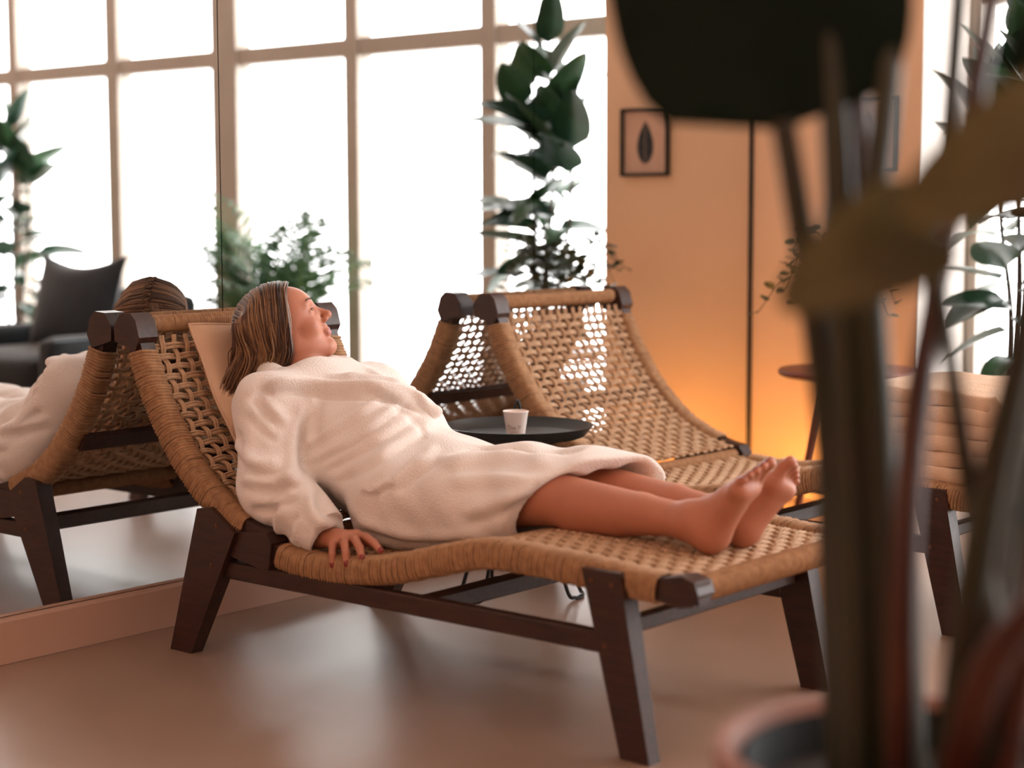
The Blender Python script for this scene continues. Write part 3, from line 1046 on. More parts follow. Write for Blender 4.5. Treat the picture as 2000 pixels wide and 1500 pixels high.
# wrinkles pressed into the cloth along its pull lines
VD = V3(.641, -.761, .098)
def vnormals(V, F):
    n = np.cross(V[F[:, 2]] - V[F[:, 0]], V[F[:, 3]] - V[F[:, 1]])
    N = np.stack([sum(np.bincount(F[:, q], n[:, c], len(V)) for q in range(4)) for c in range(3)], 1)
    return N / (np.linalg.norm(N, axis=1)[:, None] + 1e-12)
E1 = np.cross(V3(0, 0, 1), VD); E1 /= np.linalg.norm(E1)
E2 = np.cross(VD, E1)
def fold(pts, amp, w, side=1):
    global V
    P = smooth_path(pts, 24)
    p2 = np.stack([P @ E1, P @ E2], 1)
    v2 = np.stack([V @ E1, V @ E2], 1)
    N = vnormals(V, F)
    face = np.clip(N @ VD * 3, 0, 1)
    best = np.full(len(V), 9.0); sg = np.zeros(len(V)); tt = np.zeros(len(V))
    for i in range(len(p2) - 1):
        a, b = p2[i], p2[i + 1]
        ab = b - a
        h = np.clip(((v2 - a) @ ab) / (ab @ ab), 0, 1)
        q = v2 - a - h[:, None] * ab
        d = np.hypot(q[:, 0], q[:, 1])
        m = d < best
        best[m] = d[m]
        sg[m] = np.sign(ab[0] * q[m, 1] - ab[1] * q[m, 0])
        tt[m] = (i + h[m]) / (len(p2) - 1)
    t_ = best * sg * side
    taper = np.clip(np.minimum(tt, 1 - tt) * 5, 0, 1)
    taper = taper * taper * (3 - 2 * taper)
    disp = amp * (np.exp(-(t_ / w) ** 2) - .95 * np.exp(-((t_ + 1.5 * w) / (w * .8)) ** 2)) * taper * face
    V = V + N * disp[:, None]
fold([(.274, 2.70, .582), (.414, 2.70, .615), (.547, 2.70, .613), (.706, 2.70, .619), (.80, 2.70, .603), (.86, 2.70, .57)], .019, .011, 1)
fold([(.628, 2.70, .635), (.736, 2.70, .608), (.819, 2.70, .565), (.85, 2.70, .53)], .008, .012)
fold([(.478, 2.70, .440), (.61, 2.70, .500), (.79, 2.70, .615)], .0065, .009)
fold([(.462, 2.70, .470), (.562, 2.70, .522), (.73, 2.70, .615)], .0055, .009)
fold([(.520, 2.70, .430), (.64, 2.70, .485), (.83, 2.70, .59)], .0055, .009)
fold([(.55, 2.70, .41), (.66, 2.70, .455), (.80, 2.70, .53), (.84, 2.70, .54)], .006, .011)
fold([(.735, 2.70, .410), (.795, 2.70, .454), (.88, 2.70, .505)], .010, .013)
fold([(.690, 2.70, .400), (.745, 2.70, .427)], .006, .008)
fold([(.481, 2.70, .588), (.445, 2.70, .515), (.448, 2.70, .44), (.477, 2.70, .396)], .012, .014, -1)
fold([(.500, 2.70, .60), (.485, 2.70, .53), (.500, 2.70, .46)], .008, .012, -1)
fold([(.395, 2.62, .605), (.45, 2.62, .564), (.505, 2.62, .525)], .009, .013)
fold([(.38, 2.62, .57), (.43, 2.62, .535), (.49, 2.62, .505)], .006, .012)
fold([(.355, 2.58, .495), (.441, 2.58, .450), (.53, 2.58, .456)], .010, .014)
fold([(.395, 2.58, .415), (.491, 2.58, .408), (.575, 2.58, .440)], .012, .013)
fold([(.430, 2.58, .365), (.500, 2.58, .372), (.575, 2.58, .405)], .009, .012)
fold([(.545, 2.58, .372), (.513, 2.58, .323), (.518, 2.58, .285)], .009, .011)
fold([(.600, 2.58, .345), (.575, 2.58, .315), (.572, 2.58, .285)], .006, .010)
fold([(.86, 2.70, .475), (1.012, 2.70, .499), (1.20, 2.70, .512)], .008, .016)
fold([(.93, 2.70, .372), (1.026, 2.70, .402), (1.145, 2.70, .452)], .008, .016)
fold([(.62, 2.70, .332), (.793, 2.70, .312), (.99, 2.70, .338)], .009, .015)
fold([(.505, 2.70, .39), (.535, 2.70, .335), (.638, 2.70, .292)], .010, .013, -1)
fold([(.90, 2.70, .44), (1.0, 2.70, .455), (1.13, 2.70, .475)], .005, .016)
V = relax(V, F, 1, .3)
quad_object('bathrobe', V, F, [M['robe']], woman, None, ORG)

# ------------------------------------------------------------------ hair
def hw(a, b, z):
    """a along her gaze direction in plan, b towards her right, z height; origin at the head centre"""
    return HC + a * AX + b * BX + V3(0, 0, z)
def skull(th, ph, lift):
    """point on the skull: th in the sagittal plane (0 = face, 90 = crown), ph towards the right side"""
    c = hp(-.012, 0, .018)
    return c + HS * ((.096 + lift) * math.cos(ph) * math.cos(th) * HF + (.076 + lift) * math.sin(ph) * HR + (.086 + lift) * math.cos(ph) * math.sin(th) * HU)
Hs = Field(grid_axis((.00, .50, .0034)), grid_axis((2.66, 3.06, .0034)), grid_axis((.50, .90, .0034)))
Hs.ell(hp(-.016, 0, .021), V3(.098, .078, .088) * HS, HROT, .01)
# locks that fall along the near side of the face, the nape and the far side
Hs.chain([hw(-.03, .045, .03), hw(-.035, .050, -.03), hw(-.045, .044, -.085), hw(-.068, .042, -.115)], [.028, .026, .022, .016], .03)
Hs.chain([hw(-.06, .042, .02), hw(-.07, .044, -.05), hw(-.085, .040, -.105), hw(-.098, .038, -.140)], [.034, .030, .024, .016], .03)
Hs.chain([hw(-.08, 0, .0), hw(-.09, .01, -.06), hw(-.10, .02, -.11)], [.040, .032, .022], .03)
Hs.chain([hw(-.02, -.050, .03), hw(-.03, -.052, -.04), hw(-.05, -.05, -.10)], [.026, .024, .016], .03)
# leave the face free
Hs.half(hp(.047, 0, .078), HF * 1.0 + HU * .10, (0, 2.6, .5), (.5, 3.1, .9), .012)
Hs.ell(hp(.090, 0, -.02), V3(.094, .12, .126) * HS, HROT, .02, 's')
V, F = Hs.surface()
N = vnormals(V, F)
hb = MB()
hb.add(V - ORG, F.tolist(), 0)
def strand(pts, r, mi):
    P = smooth_path(pts, 15)
    hb.tube(P - ORG, r * np.concatenate([[.7], np.full(10, 1.0), [.9, .75, .5, .2]]), 4, mi, caps=False)
for i in range(1300):                      # near side: from the parting over the temple and down
    s = rnd.random() ** 0.9
    th = math.radians(42 + 132 * s)
    lift = rnd.uniform(.008, .020)
    ja, jb, jz, e = rnd.gauss(0, .006), rnd.gauss(0, .005), rnd.gauss(0, .006), rnd.random()
    n_ = lambda: rnd.gauss(0, .0015)
    a0 = (skull(th, 0, lift) - HC) @ AX
    az = lambda f: a0 * (1 - f) + f * (.012 - .112 * s)
    p = [skull(th, math.radians(rnd.uniform(-6, 10)), lift), skull(th, math.radians(38), lift + .003),
         hw(az(.30) + .3 * ja + n_(), .080 + lift * .7, .030 - .012 * s),
         hw(az(.50) + .6 * ja + n_(), .080 + lift * .5 - .006 * s + .4 * jb, -.018 - .01 * s),
         hw(az(.80) - .002 + ja + n_(), .078 + jb - .010 * s, -.060 + jz),
         hw(az(1.0) - .018 - .015 * e + 1.2 * ja + n_(), .071 + 1.2 * jb - .010 * s, -.098 - .012 * e + jz),
         hw(az(1.0) - .050 + .022 * s - .024 * e + 1.5 * ja, .060 + 1.4 * jb, -.132 - .034 * e + jz)]
    strand(p, rnd.uniform(.0011, .0020), 1 if rnd.random() < .42 else 0)
for i in range(330):                       # back of the head and far side
    s = rnd.random()
    th = math.radians(46 + 135 * s)
    lift = rnd.uniform(.005, .017)
    j = lambda w: rnd.gauss(0, w)
    a0 = (skull(th, 0, lift) - HC) @ AX
    p = [skull(th, math.radians(rnd.uniform(-10, 6)), lift), skull(th, math.radians(-38), lift + .002), skull(th, math.radians(-72), lift + .003),
         hw(a0 * .6 - .03 - .03 * s + j(.005), -.074 + j(.005), -.03), hw(a0 * .4 - .05 - .04 * s + j(.006), -.066 + j(.006), -.085 + j(.01)),
         hw(a0 * .3 - .075 - .04 * s + j(.008), -.052 + j(.008), -.12 + j(.01))]
    strand(p, rnd.uniform(.0011, .0020), 1 if rnd.random() < .35 else 0)
for i in range(160):                       # nape
    j = lambda w: rnd.gauss(0, w)
    ph = rnd.uniform(-1.2, 1.2)
    lift = rnd.uniform(.006, .016)
    p = [skull(math.radians(120), ph * .5, lift), skull(math.radians(155), ph * .8, lift), skull(math.radians(185), ph, lift + .002),
         hw(-.115 + j(.005), math.sin(ph) * .06, -.05 + j(.006)), hw(-.120 + j(.008), math.sin(ph) * .055 + .01, -.115 + j(.012))]
    strand(p, rnd.uniform(.0010, .0016), 1 if rnd.random() < .35 else 0)
ho = hb.build('hair', [M['hair'], M['hair2']], woman)

# ------------------------------------------------------------------ pillow behind her head
def pillow(y0, y1, s0, s1, th, lift):
    nu, nv = 26, 22
    Lb = arclen(BACK)[-1]
    V, F = [], []
    for sgn in (1, -1):
        for a in range(nu + 1):
            for b in range(nv + 1):
                u, v = a / nu * 2 - 1, b / nv * 2 - 1
                prof = max(0, (1 - abs(u) ** 3.2)) ** .55 * max(0, (1 - abs(v) ** 3.2)) ** .55
                pin = 1 - .05 * (1 - abs(u) ** 2) * abs(v) ** 6
                s = (s0 + s1) / 2 + v * (s1 - s0) / 2 * (1 - .05 * (1 - u * u))
                y = (y0 + y1) / 2 + u * (y1 - y0) / 2 * (1 - .05 * (1 - v * v))
                x, z, nx, nz = at_len(BACK, max(s, 0.001))
                if s < 0.001:
                    x, z = x + nz * s * -1 * 0 - .0, z - s
                h = lift + th * .5 + sgn * th * .5 * prof + .003 * math.sin(u * 9 + v * 5)
                V.append((x + nx * h, y, z + nz * h))
    st = nv + 1
    n = (nu + 1) * st
    for a in range(nu):
        for b in range(nv):
            i = a * st + b
            F.append((i, i + 1, i + st + 1, i + st)); F.append((n + i, n + i + st, n + i + st + 1, n + i + 1))
    for a in range(nu):
        F.append((a * st, (a + 1) * st, n + (a + 1) * st, n + a * st)); F.append((a * st + nv, n + a * st + nv, n + (a + 1) * st + nv, (a + 1) * st + nv))
    for b in range(nv):
        F.append((b, n + b, n + b + 1, b + 1)); F.append((nu * st + b, nu * st + b + 1, n + nu * st + b + 1, n + nu * st + b))
    return V, F
po = thing('pillow', 'flat beige linen pillow between the woman\'s head and the rope backrest', 'pillow', (0.018, 0, 0))
V, F = pillow(2.672, 3.06, .005, .335, .050, .020)
MB().add(V, F).build('cover', M['linen'], po)
mb = MB()
n0 = 23
edge = [np.array(V[a * n0]) for a in range(27)] + [np.array(V[26 * n0 + b]) for b in range(1, 23)] + [np.array(V[a * n0 + 22]) for a in range(25, -1, -1)] + [np.array(V[b]) for b in range(21, 0, -1)]
mb.ring(np.array(edge), .0032, 6)
mb.build('piping', M['linen'], po)

# ------------------------------------------------------------------ side table, tray, cup
TX, TY = 0.435, 3.49
st = thing('side_table', 'black wire side table standing between the two loungers', 'table', (TX, TY, 0))
for k in range(3):
    a = math.radians(20 + 120 * k)
    c, s_ = math.cos(a), math.sin(a)
    e = lambda r, w, z: (r * c - w * s_, r * s_ + w * c, z)
    P = smooth_path([e(.05, -.012, .395), e(.10, -.030, .20), e(.150, -.045, .03), e(.168, -.030, .006), e(.175, 0, .0055), e(.168, .030, .006), e(.150, .045, .03), e(.10, .030, .20), e(.05, .012, .395)], 60)
    MB().tube(P, .0052, 8).build('wire_leg', M['black'], st)
MB().lathe([(.001, .388), (.060, .388), (.105, .402), (.120, .410), (.120, .416), (.001, .416)], 40).build('support_plate', M['black'], st)
a = np.linspace(0, 2 * np.pi, 40, endpoint=False)
MB().ring(np.stack([.075 * np.cos(a), .075 * np.sin(a), np.full(40, .24)], 1), .0042, 6).build('brace_ring', M['black'], st)
ty = thing('tray', 'round black serving tray with a raised rim on the side table', 'tray', (TX, TY, .416))
MB().lathe([(.001, .0), (.165, .0), (.176, .004), (.194, .026), (.197, .030), (.194, .031), (.190, .027), (.172, .008), (.163, .005), (.001, .005)], 72).build('dish', M['tray'], ty)
P = smooth_path([(0, -.002, .004), (-.004, -.003, .05), (-.006, -.003, .075), (-.001, 0, .094), (.006, .003, .075), (.004, .003, .05), (0, .002, .004)], 30)
MB().tube(P, .0042, 8).build('handle', M['black'], ty)
cu = thing('paper_cup', 'small white paper cup with grey lettering standing on the black tray', 'cup', (.466, 3.445, .4212))
MB().lathe([(.001, .002), (.0215, .002), (.0218, .0), (.0228, .0), (.0318, .064), (.0332, .0652), (.0336, .0672), (.0326, .0682), (.0312, .067), (.0215, .004), (.001, .004)], 48).build('body', M['cup'], cu)
def cup_text(txt, size, z, ang):
    c = bpy.data.curves.new('lettering', 'FONT')
    c.body = txt; c.size = size; c.align_x = 'LEFT'; c.resolution_u = 3
    o = bpy.data.objects.new('lettering', c)
    COL.objects.link(o)
    me = bpy.data.meshes.new_from_object(o.evaluated_get(bpy.context.evaluated_depsgraph_get()))
    bpy.data.objects.remove(o)
    bm = bmesh.new(); bm.from_mesh(me)
    bmesh.ops.subdivide_edges(bm, edges=[e for e in bm.edges if e.calc_length() > .002], cuts=2)
    for v in bm.verts:
        zz = z + v.co.y
        r = .0228 + (.0318 - .0228) * zz / .064 + .00025
        th = ang + v.co.x / r
        v.co = (r * math.cos(th), r * math.sin(th), zz)
    bm.to_mesh(me); bm.free()
    me.materials.append(M['ink'])
    return link('lettering', me, cu)
cup_text('The P', .0165, .0215, math.radians(-104))
cup_text('RETREAT', .0052, .0135, math.radians(-78))

# ------------------------------------------------------------------ folded blanket on the further lounger
bl = thing('folded_blanket', 'cream ribbed knit blanket folded in thick layers on the further lounger\'s foot end', 'blanket', (1.20, 3.83, .347))
def ribbon(nl, length, th, width):
    """one long cloth folded back and forth, seen from the side as a serpentine"""
    path = []
    for k in range(nl):
        z = th * (.5 + k)
        xs = np.linspace(.02, length - .02, 14)
        if k % 2:
            xs = xs[::-1]
        for x in xs:
            crown = -.05 * ((x / length - .42) ** 2) * (k / (nl - 1)) * 2
            path.append((x, z * (1 + crown) + .0025 * math.sin(x * 38 + k * 2.1)))
        if k < nl - 1:
            xe = length - .02 if k % 2 == 0 else .02
            sg = 1 if k % 2 == 0 else -1
            for q in (-60, -20, 20, 60):
                path.append((xe + sg * th * .5 * math.cos(math.radians(q)), z + th * .5 + th * .5 * math.sin(math.radians(q))))
    return np.array(path)
pa = ribbon(6, .40, .0365, .44)
pa[:, 1] += .012
T = np.gradient(pa, axis=0); T /= np.linalg.norm(T, axis=1)[:, None]
Nn = np.stack([-T[:, 1], T[:, 0]], 1)
ny = 170
ys = np.linspace(0, .44, ny)
V, F = [], []
for sgn in (1, -1):
    for i in range(len(pa)):
        for jy, y in enumerate(ys):
            rib = .5 + .5 * abs(math.sin(y * math.pi / .0150))
            edge = min(1, min(y, .44 - y) / .012) ** .5
            h = .0196 * (.70 + .34 * rib) * (.80 + .20 * edge)
            V.append((pa[i, 0] + Nn[i, 0] * h * sgn, y + .004 * math.sin(i * .35), pa[i, 1] + Nn[i, 1] * h * sgn))
n = len(pa) * ny
for i in range(len(pa) - 1):
    for jy in range(ny - 1):
        q = i * ny + jy
        F.append((q, q + 1, q + ny + 1, q + ny)); F.append((n + q, n + q + ny, n + q + ny + 1, n + q + 1))
    q = i * ny
    F.append((q, q + ny, n + q + ny, n + q)); F.append((q + ny - 1, n + q + ny - 1, n + q + 2 * ny - 1, q + 2 * ny - 1))
for jy in range(ny - 1):
    F.append((jy, n + jy, n + jy + 1, jy + 1)); q = (len(pa) - 1) * ny + jy
    F.append((q, q + 1, n + q + 1, n + q))
MB().add(V, F).build('knit_cloth', M['blanket'], bl)
bl.rotation_euler = (0, math.radians(1.0), 0)

# ------------------------------------------------------------------ plants
def leaf_geo(length, width, droop=.2, fold=.25, ns=9, nw=3, tip=1.6, base=.55, petiole=0.0, th=.0006, wave=0.0):
    """leaf along +x from the origin, upper side +z; droop bends it down, fold raises the halves"""
    V, F = [], []
    ts = np.linspace(0, 1, ns + 1)
    xs, zs, a = [], [], 0.0
    x = petiole; z = 0.0
    for i, t in enumerate(ts):
        xs.append(x); zs.append(z)
        a = -droop * (t + .5 / ns) * 1.6
        x += length / ns * math.cos(a); z += length / ns * math.sin(a)
    w = width / 2 * np.clip(np.sin(np.pi * ts ** base) ** (1 / tip), 0, 1)
    w[0] = max(w[0], .0015); w[-1] = .0008
    m = 2 * nw + 1
    for sg in (1, -1):
        for i in range(ns + 1):
            for k in range(m):
                u = (k - nw) / nw
                V.append((xs[i], u * w[i], zs[i] + abs(u) * w[i] * fold + sg * th + wave * math.sin(i * 1.7 + k) * abs(u)))
    n = (ns + 1) * m
    for i in range(ns):
        for k in range(m - 1):
            q = i * m + k
            F.append((q, q + 1, q + m + 1, q + m)); F.append((n + q, n + q + m, n + q + m + 1, n + q + 1))
        q = i * m
        F.append((q, q + m, n + q + m, n + q)); F.append((q + m - 1, n + q + m - 1, n + q + 2 * m - 1, q + 2 * m - 1))
    mb = MB().add(V, F)
    if petiole > 0:
        mb.tube([(0, 0, 0), (petiole * .5, 0, .003), (petiole * 1.05, 0, 0)], .0022, 5)
    mb.tube([(xs[i], 0, zs[i] + th) for i in range(0, ns)], np.linspace(.0022, .0008, ns) * min(1, length / .2), 4)   # midrib
    return mb

def place(me, name, parent, p, yaw, pitch, roll=0.0, sc=1.0):
    o = link(name, me, parent)
    o.matrix_local = Matrix.Translation(p) @ Matrix.Rotation(yaw, 4, 'Z') @ Matrix.Rotation(-pitch, 4, 'Y') @ Matrix.Rotation(roll, 4, 'X') @ Matrix.Scale(sc, 4)
    return o

RL = [leaf_geo(.31, .155, .22, .22, petiole=.045).mesh('leaf', M['rubber']),
      leaf_geo(.28, .130, .45, .18, petiole=.045, wave=.002).mesh('leaf', M['rubber']),
      leaf_geo(.28, .150, .05, .28, petiole=.040).mesh('leaf', M['rubber2']),
      leaf_geo(.29, .130, .75, .15, petiole=.045, wave=.003).mesh('leaf', M['rubber2'])]

def pot(parent, r, h, m, soil=True):
    MB().lathe([(.001, 0), (r * .78, 0), (r * .82, .01), (r, h - .012), (r, h), (r * .93, h), (r * .91, h - .03), (.001, h - .03)], 40).build('pot', m, parent)
    MB().lathe([(.001, h - .028), (r * .5, h - .022), (r * .91, h - .030), (r * .5, h - .034), (.001, h - .034)], 28).build('soil', M['soil'], parent)

def rubber_plant(loc, label, height, n, potm, seed, low=.35, r=.15, h=.34, bounds=None):
    R = random.Random(seed)
    t = thing('rubber_plant', label, 'plant', loc, 0, 'rubber plants by the windows')
    pot(t, r, h, M[potm])
    stems_ = []
    for q, (dx, dy, hh) in enumerate(((0, 0, 1.0), (.05, -.03, .86), (-.05, .02, .78))):
        H = h + (height - .16 - h) * hh
        P = smooth_path([(dx * .4, dy * .4, h - .03), (dx * .7 + .012, dy, h + .3 * (H - h)), (dx * 1.3 - .012, dy * 1.2 + .01, h + .65 * (H - h)), (dx * 1.8 + .004, dy * 1.6, H)], 40)
        MB().tube(P, np.linspace(.0105, .006, 40), 8).build('stem', M['stem'], t)
        stems_.append(P)
    MB().tube([(.03, .01, h - .03), (.03, .01, height * .72)], .004, 6).build('stake', M['black'], t)
    k = 0
    for i in range(n):
        f = (i + .5) / n
        f = (.12 + f / .15 * (low - .12)) if f < .15 else low + (1 - low) * (f - .15) / .85
        P = stems_[0 if R.random() < .55 else R.choice([1, 2])] if f > low else stems_[0]
        p = P[min(39, int(f * 39))]
        for attempt in range(40):
            yaw = k * 2.399 + R.uniform(-.3, .3)
            k += 1
            pitch = math.radians(-12 + 78 * max(0, f - .1) ** 1.4 + R.uniform(-14, 14))
            sc = R.uniform(.80, 1.08) * (1.0 if f < .9 else .85) * (.8 if f < low else 1)
            tx = loc[0] + p[0] + .34 * sc * math.cos(yaw) * math.cos(pitch)
            ty = loc[1] + p[1] + .34 * sc * math.sin(yaw) * math.cos(pitch)
            if bounds is None or (bounds[0] < tx and ty < bounds[1]):
                break
        me = RL[R.choice([0, 1, 2, 3]) if f < .75 else R.choice([0, 2, 0])]
        place(me, 'leaf', t, tuple(p), yaw, pitch, R.uniform(-.5, .5), sc)
    for P in stems_:
        place(RL[2], 'leaf', t, tuple(P[39]), R.uniform(0, 6), 1.38, 0, .66)
        place(RL[0], 'leaf', t, tuple(P[39]), R.uniform(0, 6), 1.15, 0, .75)
    return t
rubber_plant((.96, 5.36, 0), 'tall rubber plant in front of the window just past the orange wall', 1.78, 60, 'pot_grey', 3, .40, bounds=(.71, 5.60))
rubber_plant((4.34, 5.22, 0), 'rubber plant seen in the mirror at far left behind the dark armchair', 1.56, 46, 'pot_grey', 11, .30, bounds=(0, 5.60))

# feathery palm
def frond_mesh(length, arch, seed):
    R = random.Random(seed)
    mb = MB()
    n = 22
    pts = []
    x = z = 0.0
    for i in range(n + 1):
        t = i / n
        a = math.radians(78) - arch * t ** 1.5
        pts.append((x, 0, z))
        x += length / n * math.cos(a); z += length / n * math.sin(a)
    P = np.array(pts)
    mb.tube(P, np.linspace(.0045, .0012, n + 1), 5, 1)
    for i in range(6, n):
        t = i / n
        L = .19 * math.sin(math.pi * min(1, (t - .2) / .85 + .12)) ** .7 + .03
        for s_ in (1, -1):
            d = P[i] - P[i - 1]; d /= np.linalg.norm(d)
            side = np.array([0, s_, 0])
            q = d * .62 + side * .78 + np.array([0, 0, R.uniform(-.06, .08)])
            q /= np.linalg.norm(q)
            up = np.cross(d, side) * s_
            if up[2] < 0: up = -up
            w = .0105
            a = P[i]; b = a + q * L * .5 + up * .006; c = a + q * L - np.array([0, 0, .02 + .03 * R.random()])
            e = np.cross(q, up); e /= np.linalg.norm(e)
            V = [a, b + e * w, c, b - e * w, b + up * .002]
            V2 = [v - up * .0008 for v in V]
            mb.add(V + V2, [(0, 1, 4), (1, 2, 4), (2, 3, 4), (3, 0, 4), (5, 9, 6), (6, 9, 7), (7, 9, 8), (8, 9, 5), (0, 5, 6, 1), (1, 6, 7, 2), (2, 7, 8, 3), (3, 8, 5, 0)], 0)
    return mb.mesh('frond', [M['palm'], M['palmstem']])
pt = thing('palm', 'feathery green parlour palm in front of the windows, seen above the woman\'s head', 'plant', (2.42, 5.22, 0))
pot(pt, .15, .30, M['pot_grey'])
FM = [frond_mesh(.95, 1.1, 1), frond_mesh(.85, 1.5, 2), frond_mesh(.75, .7, 3), frond_mesh(.62, 1.25, 4)]
R = random.Random(5)
for i in range(26):
    place(FM[i % 4], 'frond', pt, (R.uniform(-.05, .05), R.uniform(-.05, .05), .27), i * 2.399 + R.uniform(-.2, .2), R.uniform(-.1, .18), R.uniform(-.2, .2), R.uniform(.85, 1.05))

# round-leaved trailing plant on a wooden table in the corner
ct = thing('corner_table', 'small round reddish wooden table in front of the orange wall', 'table', (.62, 4.90, 0))
MB().lathe([(.001, .478), (.205, .478), (.222, .486), (.225, .496), (.220, .504), (.001, .504)], 56).build('table_top', M['table_wood'], ct)
for k in range(3):
    a = math.radians(90 + 120 * k)
    MB().tube([(.07 * math.cos(a), .07 * math.sin(a), .48), (.17 * math.cos(a), .17 * math.sin(a), .0)], [.015, .011], 10).build('leg', M['table_wood'], ct)
hy = thing('trailing_plant', 'round-leaved trailing plant in a white pot on the corner table', 'plant', (.58, 4.90, .504))
pot(hy, .075, .135, M['pot_white'])
HL = [leaf_geo(.046, .036, .3, .1, ns=5, nw=2, tip=2.0, base=.8, petiole=.008).mesh('leaf', M['hoya']),
      leaf_geo(.040, .034, .1, .15, ns=5, nw=2, tip=2.0, base=.8, petiole=.008).mesh('leaf', M['hoya'])]
R = random.Random(9)
for v in range(32):
    a = v * 2.399
    reach = R.uniform(.08, .19) * (1.25 if math.cos(a) < -.1 else .9)
    top = R.uniform(.14, .34)
    drop = R.uniform(-.02, .14)
    P = smooth_path([(.03 * math.cos(a), .03 * math.sin(a), .10), (.3 * reach * math.cos(a), .3 * reach * math.sin(a), .12 + top * .8), (.75 * reach * math.cos(a), .75 * reach * math.sin(a), .12 + top),
                     (reach * math.cos(a) * 1.15, reach * math.sin(a) * 1.15, .12 + top - drop)], 22)
    MB().tube(P, .0015, 5).build('vine', M['stem'], hy)
    for k in range(5, 22, 2):
        place(HL[k % 2], 'leaf', hy, tuple(P[k]), a + (1.2 if k % 4 < 2 else -1.2) + R.uniform(-.4, .4), R.uniform(-.3, .7), R.uniform(-.6, .6), R.uniform(.8, 1.15))

# big foreground plant in its planter
PX, PY = 2.545, 1.616
fp = thing('banana_plant', 'large dark banana-leaf plant in a pink planter, out of focus in the foreground', 'plant', (PX, PY, 0))
MB().lathe([(.001, 0), (.150, 0), (.158, .01), (.205, .40), (.214, .435), (.212, .450), (.196, .452), (.190, .44), (.184, .36), (.001, .36)], 64).build('planter', M['pot_pink'], fp)
ip = MB().lathe([(.001, .365), (.160, .365), (.182, .425), (.186, .436), (.180, .440), (.174, .430), (.150, .372), (.001, .372)], 56).build('inner_pot', M['pot_black'], fp)
MB().lathe([(.001, .412), (.10, .408), (.168, .400), (.10, .388), (.001, .388)], 36).build('soil', M['soil'], fp)
def wl(pts):
    return [(a - PX, b - PY, c) for a, b, c in pts]
stems = [
    ([(2.500, 1.575, .40), (2.468, 1.557, .748), (2.460, 1.531, .904), (2.452, 1.482, 1.087)], .021, .014, 'petiole'),
    ([(2.505, 1.605, .40), (2.450, 1.633, .738), (2.426, 1.640, .952), (2.425, 1.663, 1.14), (2.427, 1.682, 1.30)], .020, .012, 'petiole'),
    ([(2.530, 1.585, .40), (2.520, 1.562, .752), (2.515, 1.544, .956), (2.518, 1.569, 1.13), (2.505, 1.614, 1.30)], .023, .013, 'petiole'),
    ([(2.550, 1.560, .40), (2.565, 1.530, .636), (2.568, 1.544, .808), (2.586, 1.550, .937), (2.614, 1.555, 1.101), (2.641, 1.555, 1.26)], .019, .011, 'petiole_red'),
    ([(2.520, 1.650, .40), (2.475, 1.712, .676), (2.471, 1.755, .839), (2.460, 1.815, 1.063), (2.461, 1.841, 1.30)], .016, .010, 'petiole'),
    ([(2.590, 1.585, .40), (2.645, 1.510, .629), (2.672, 1.490, .753), (2.705, 1.480, .892), (2.744, 1.461, 1.10)], .024, .014, 'petiole'),
    ([(2.600, 1.560, .40), (2.690, 1.450, .587), (2.759, 1.398, .670), (2.812, 1.372, .737)], .020, .014, 'petiole_red'),
    ([(2.590, 1.620, .40), (2.644, 1.583, .611), (2.678, 1.579, .764), (2.73, 1.60, .95)], .019, .012, 'petiole'),
    ([(2.680, 1.560, .40), (2.660, 1.520, .62), (2.650, 1.470, .80), (2.693, 1.318, 0.989)], .016, .009, 'petiole'),
    ([(2.655, 1.555, .40), (2.730, 1.475, .70), (2.78, 1.41, .95), (2.812, 1.345, 1.070)], .018, .010, 'petiole_red'),
    ([(2.470, 1.590, .40), (2.452, 1.590, .70), (2.440, 1.60, .92), (2.445, 1.62, 1.15), (2.45, 1.63, 1.35)], .022, .014, 'petiole'),
    ([(2.505, 1.555, .40), (2.500, 1.545, .70), (2.490, 1.53, .95), (2.480, 1.53, 1.10), (2.46, 1.52, 1.30)], .022, .015, 'petiole'),
    ([(2.620, 1.600, .40), (2.650, 1.545, .65), (2.690, 1.52, .85), (2.74, 1.50, 1.05)], .024, .015, 'petiole'),
    ([(2.485, 1.615, .40), (2.490, 1.600, .60), (2.480, 1.600, .78), (2.470, 1.60, 1.0), (2.46, 1.62, 1.32)], .017, .010, 'petiole_red'),
]
for pts, r0, r1, m_ in stems:
    P = smooth_path(wl(pts), 30)
    rad = np.linspace(r0, r1, 30)
    if pts[-1][2] < 1.06 and pts[-1][:2] in ((2.73, 1.60), (2.74, 1.50)):     # young leaves still rolled into a spear
        rad = rad * np.clip((30 - np.arange(30)) / 9, .06, 1)
    MB().tube(P, rad, 12, flat=.8).build('leaf_stalk', M[m_], fp)
def big_leaf(base, direction, normal, length, width, m_, droop, fold=.18, tip=2.3, bs=.46):
    me = leaf_geo(length, width, droop, fold, 26, 6, tip, bs, 0, .0009, .002)
    x = Vector(direction).normalized(); z = Vector(normal); z = (z - x * z.dot(x)).normalized(); y = z.cross(x)
    o = me.build('leaf', M[m_], fp)
    Mx = Matrix((x, y, z)).transposed().to_4x4()
    o.matrix_local = Matrix.Translation(Vector(base) - Vector((PX, PY, 0))) @ Mx
    return o
toward = (.641, -.761, .10)
big_leaf((2.452, 1.482, 1.078), (-.12, -.09, 1.0), (-.62, .77, .05), .62, .295, 'banana_leaf_shaded', .22, tip=1.75, bs=.50)
big_leaf((2.505, 1.614, 1.29), (.12, .06, 1.0), (-.6, .7, .2), .55, .22, 'banana_leaf_shaded', .4)
big_leaf((2.427, 1.682, 1.29), (.25, .22, 1.0), (-.5, .8, .2), .55, .20, 'banana_leaf_shaded', .3)
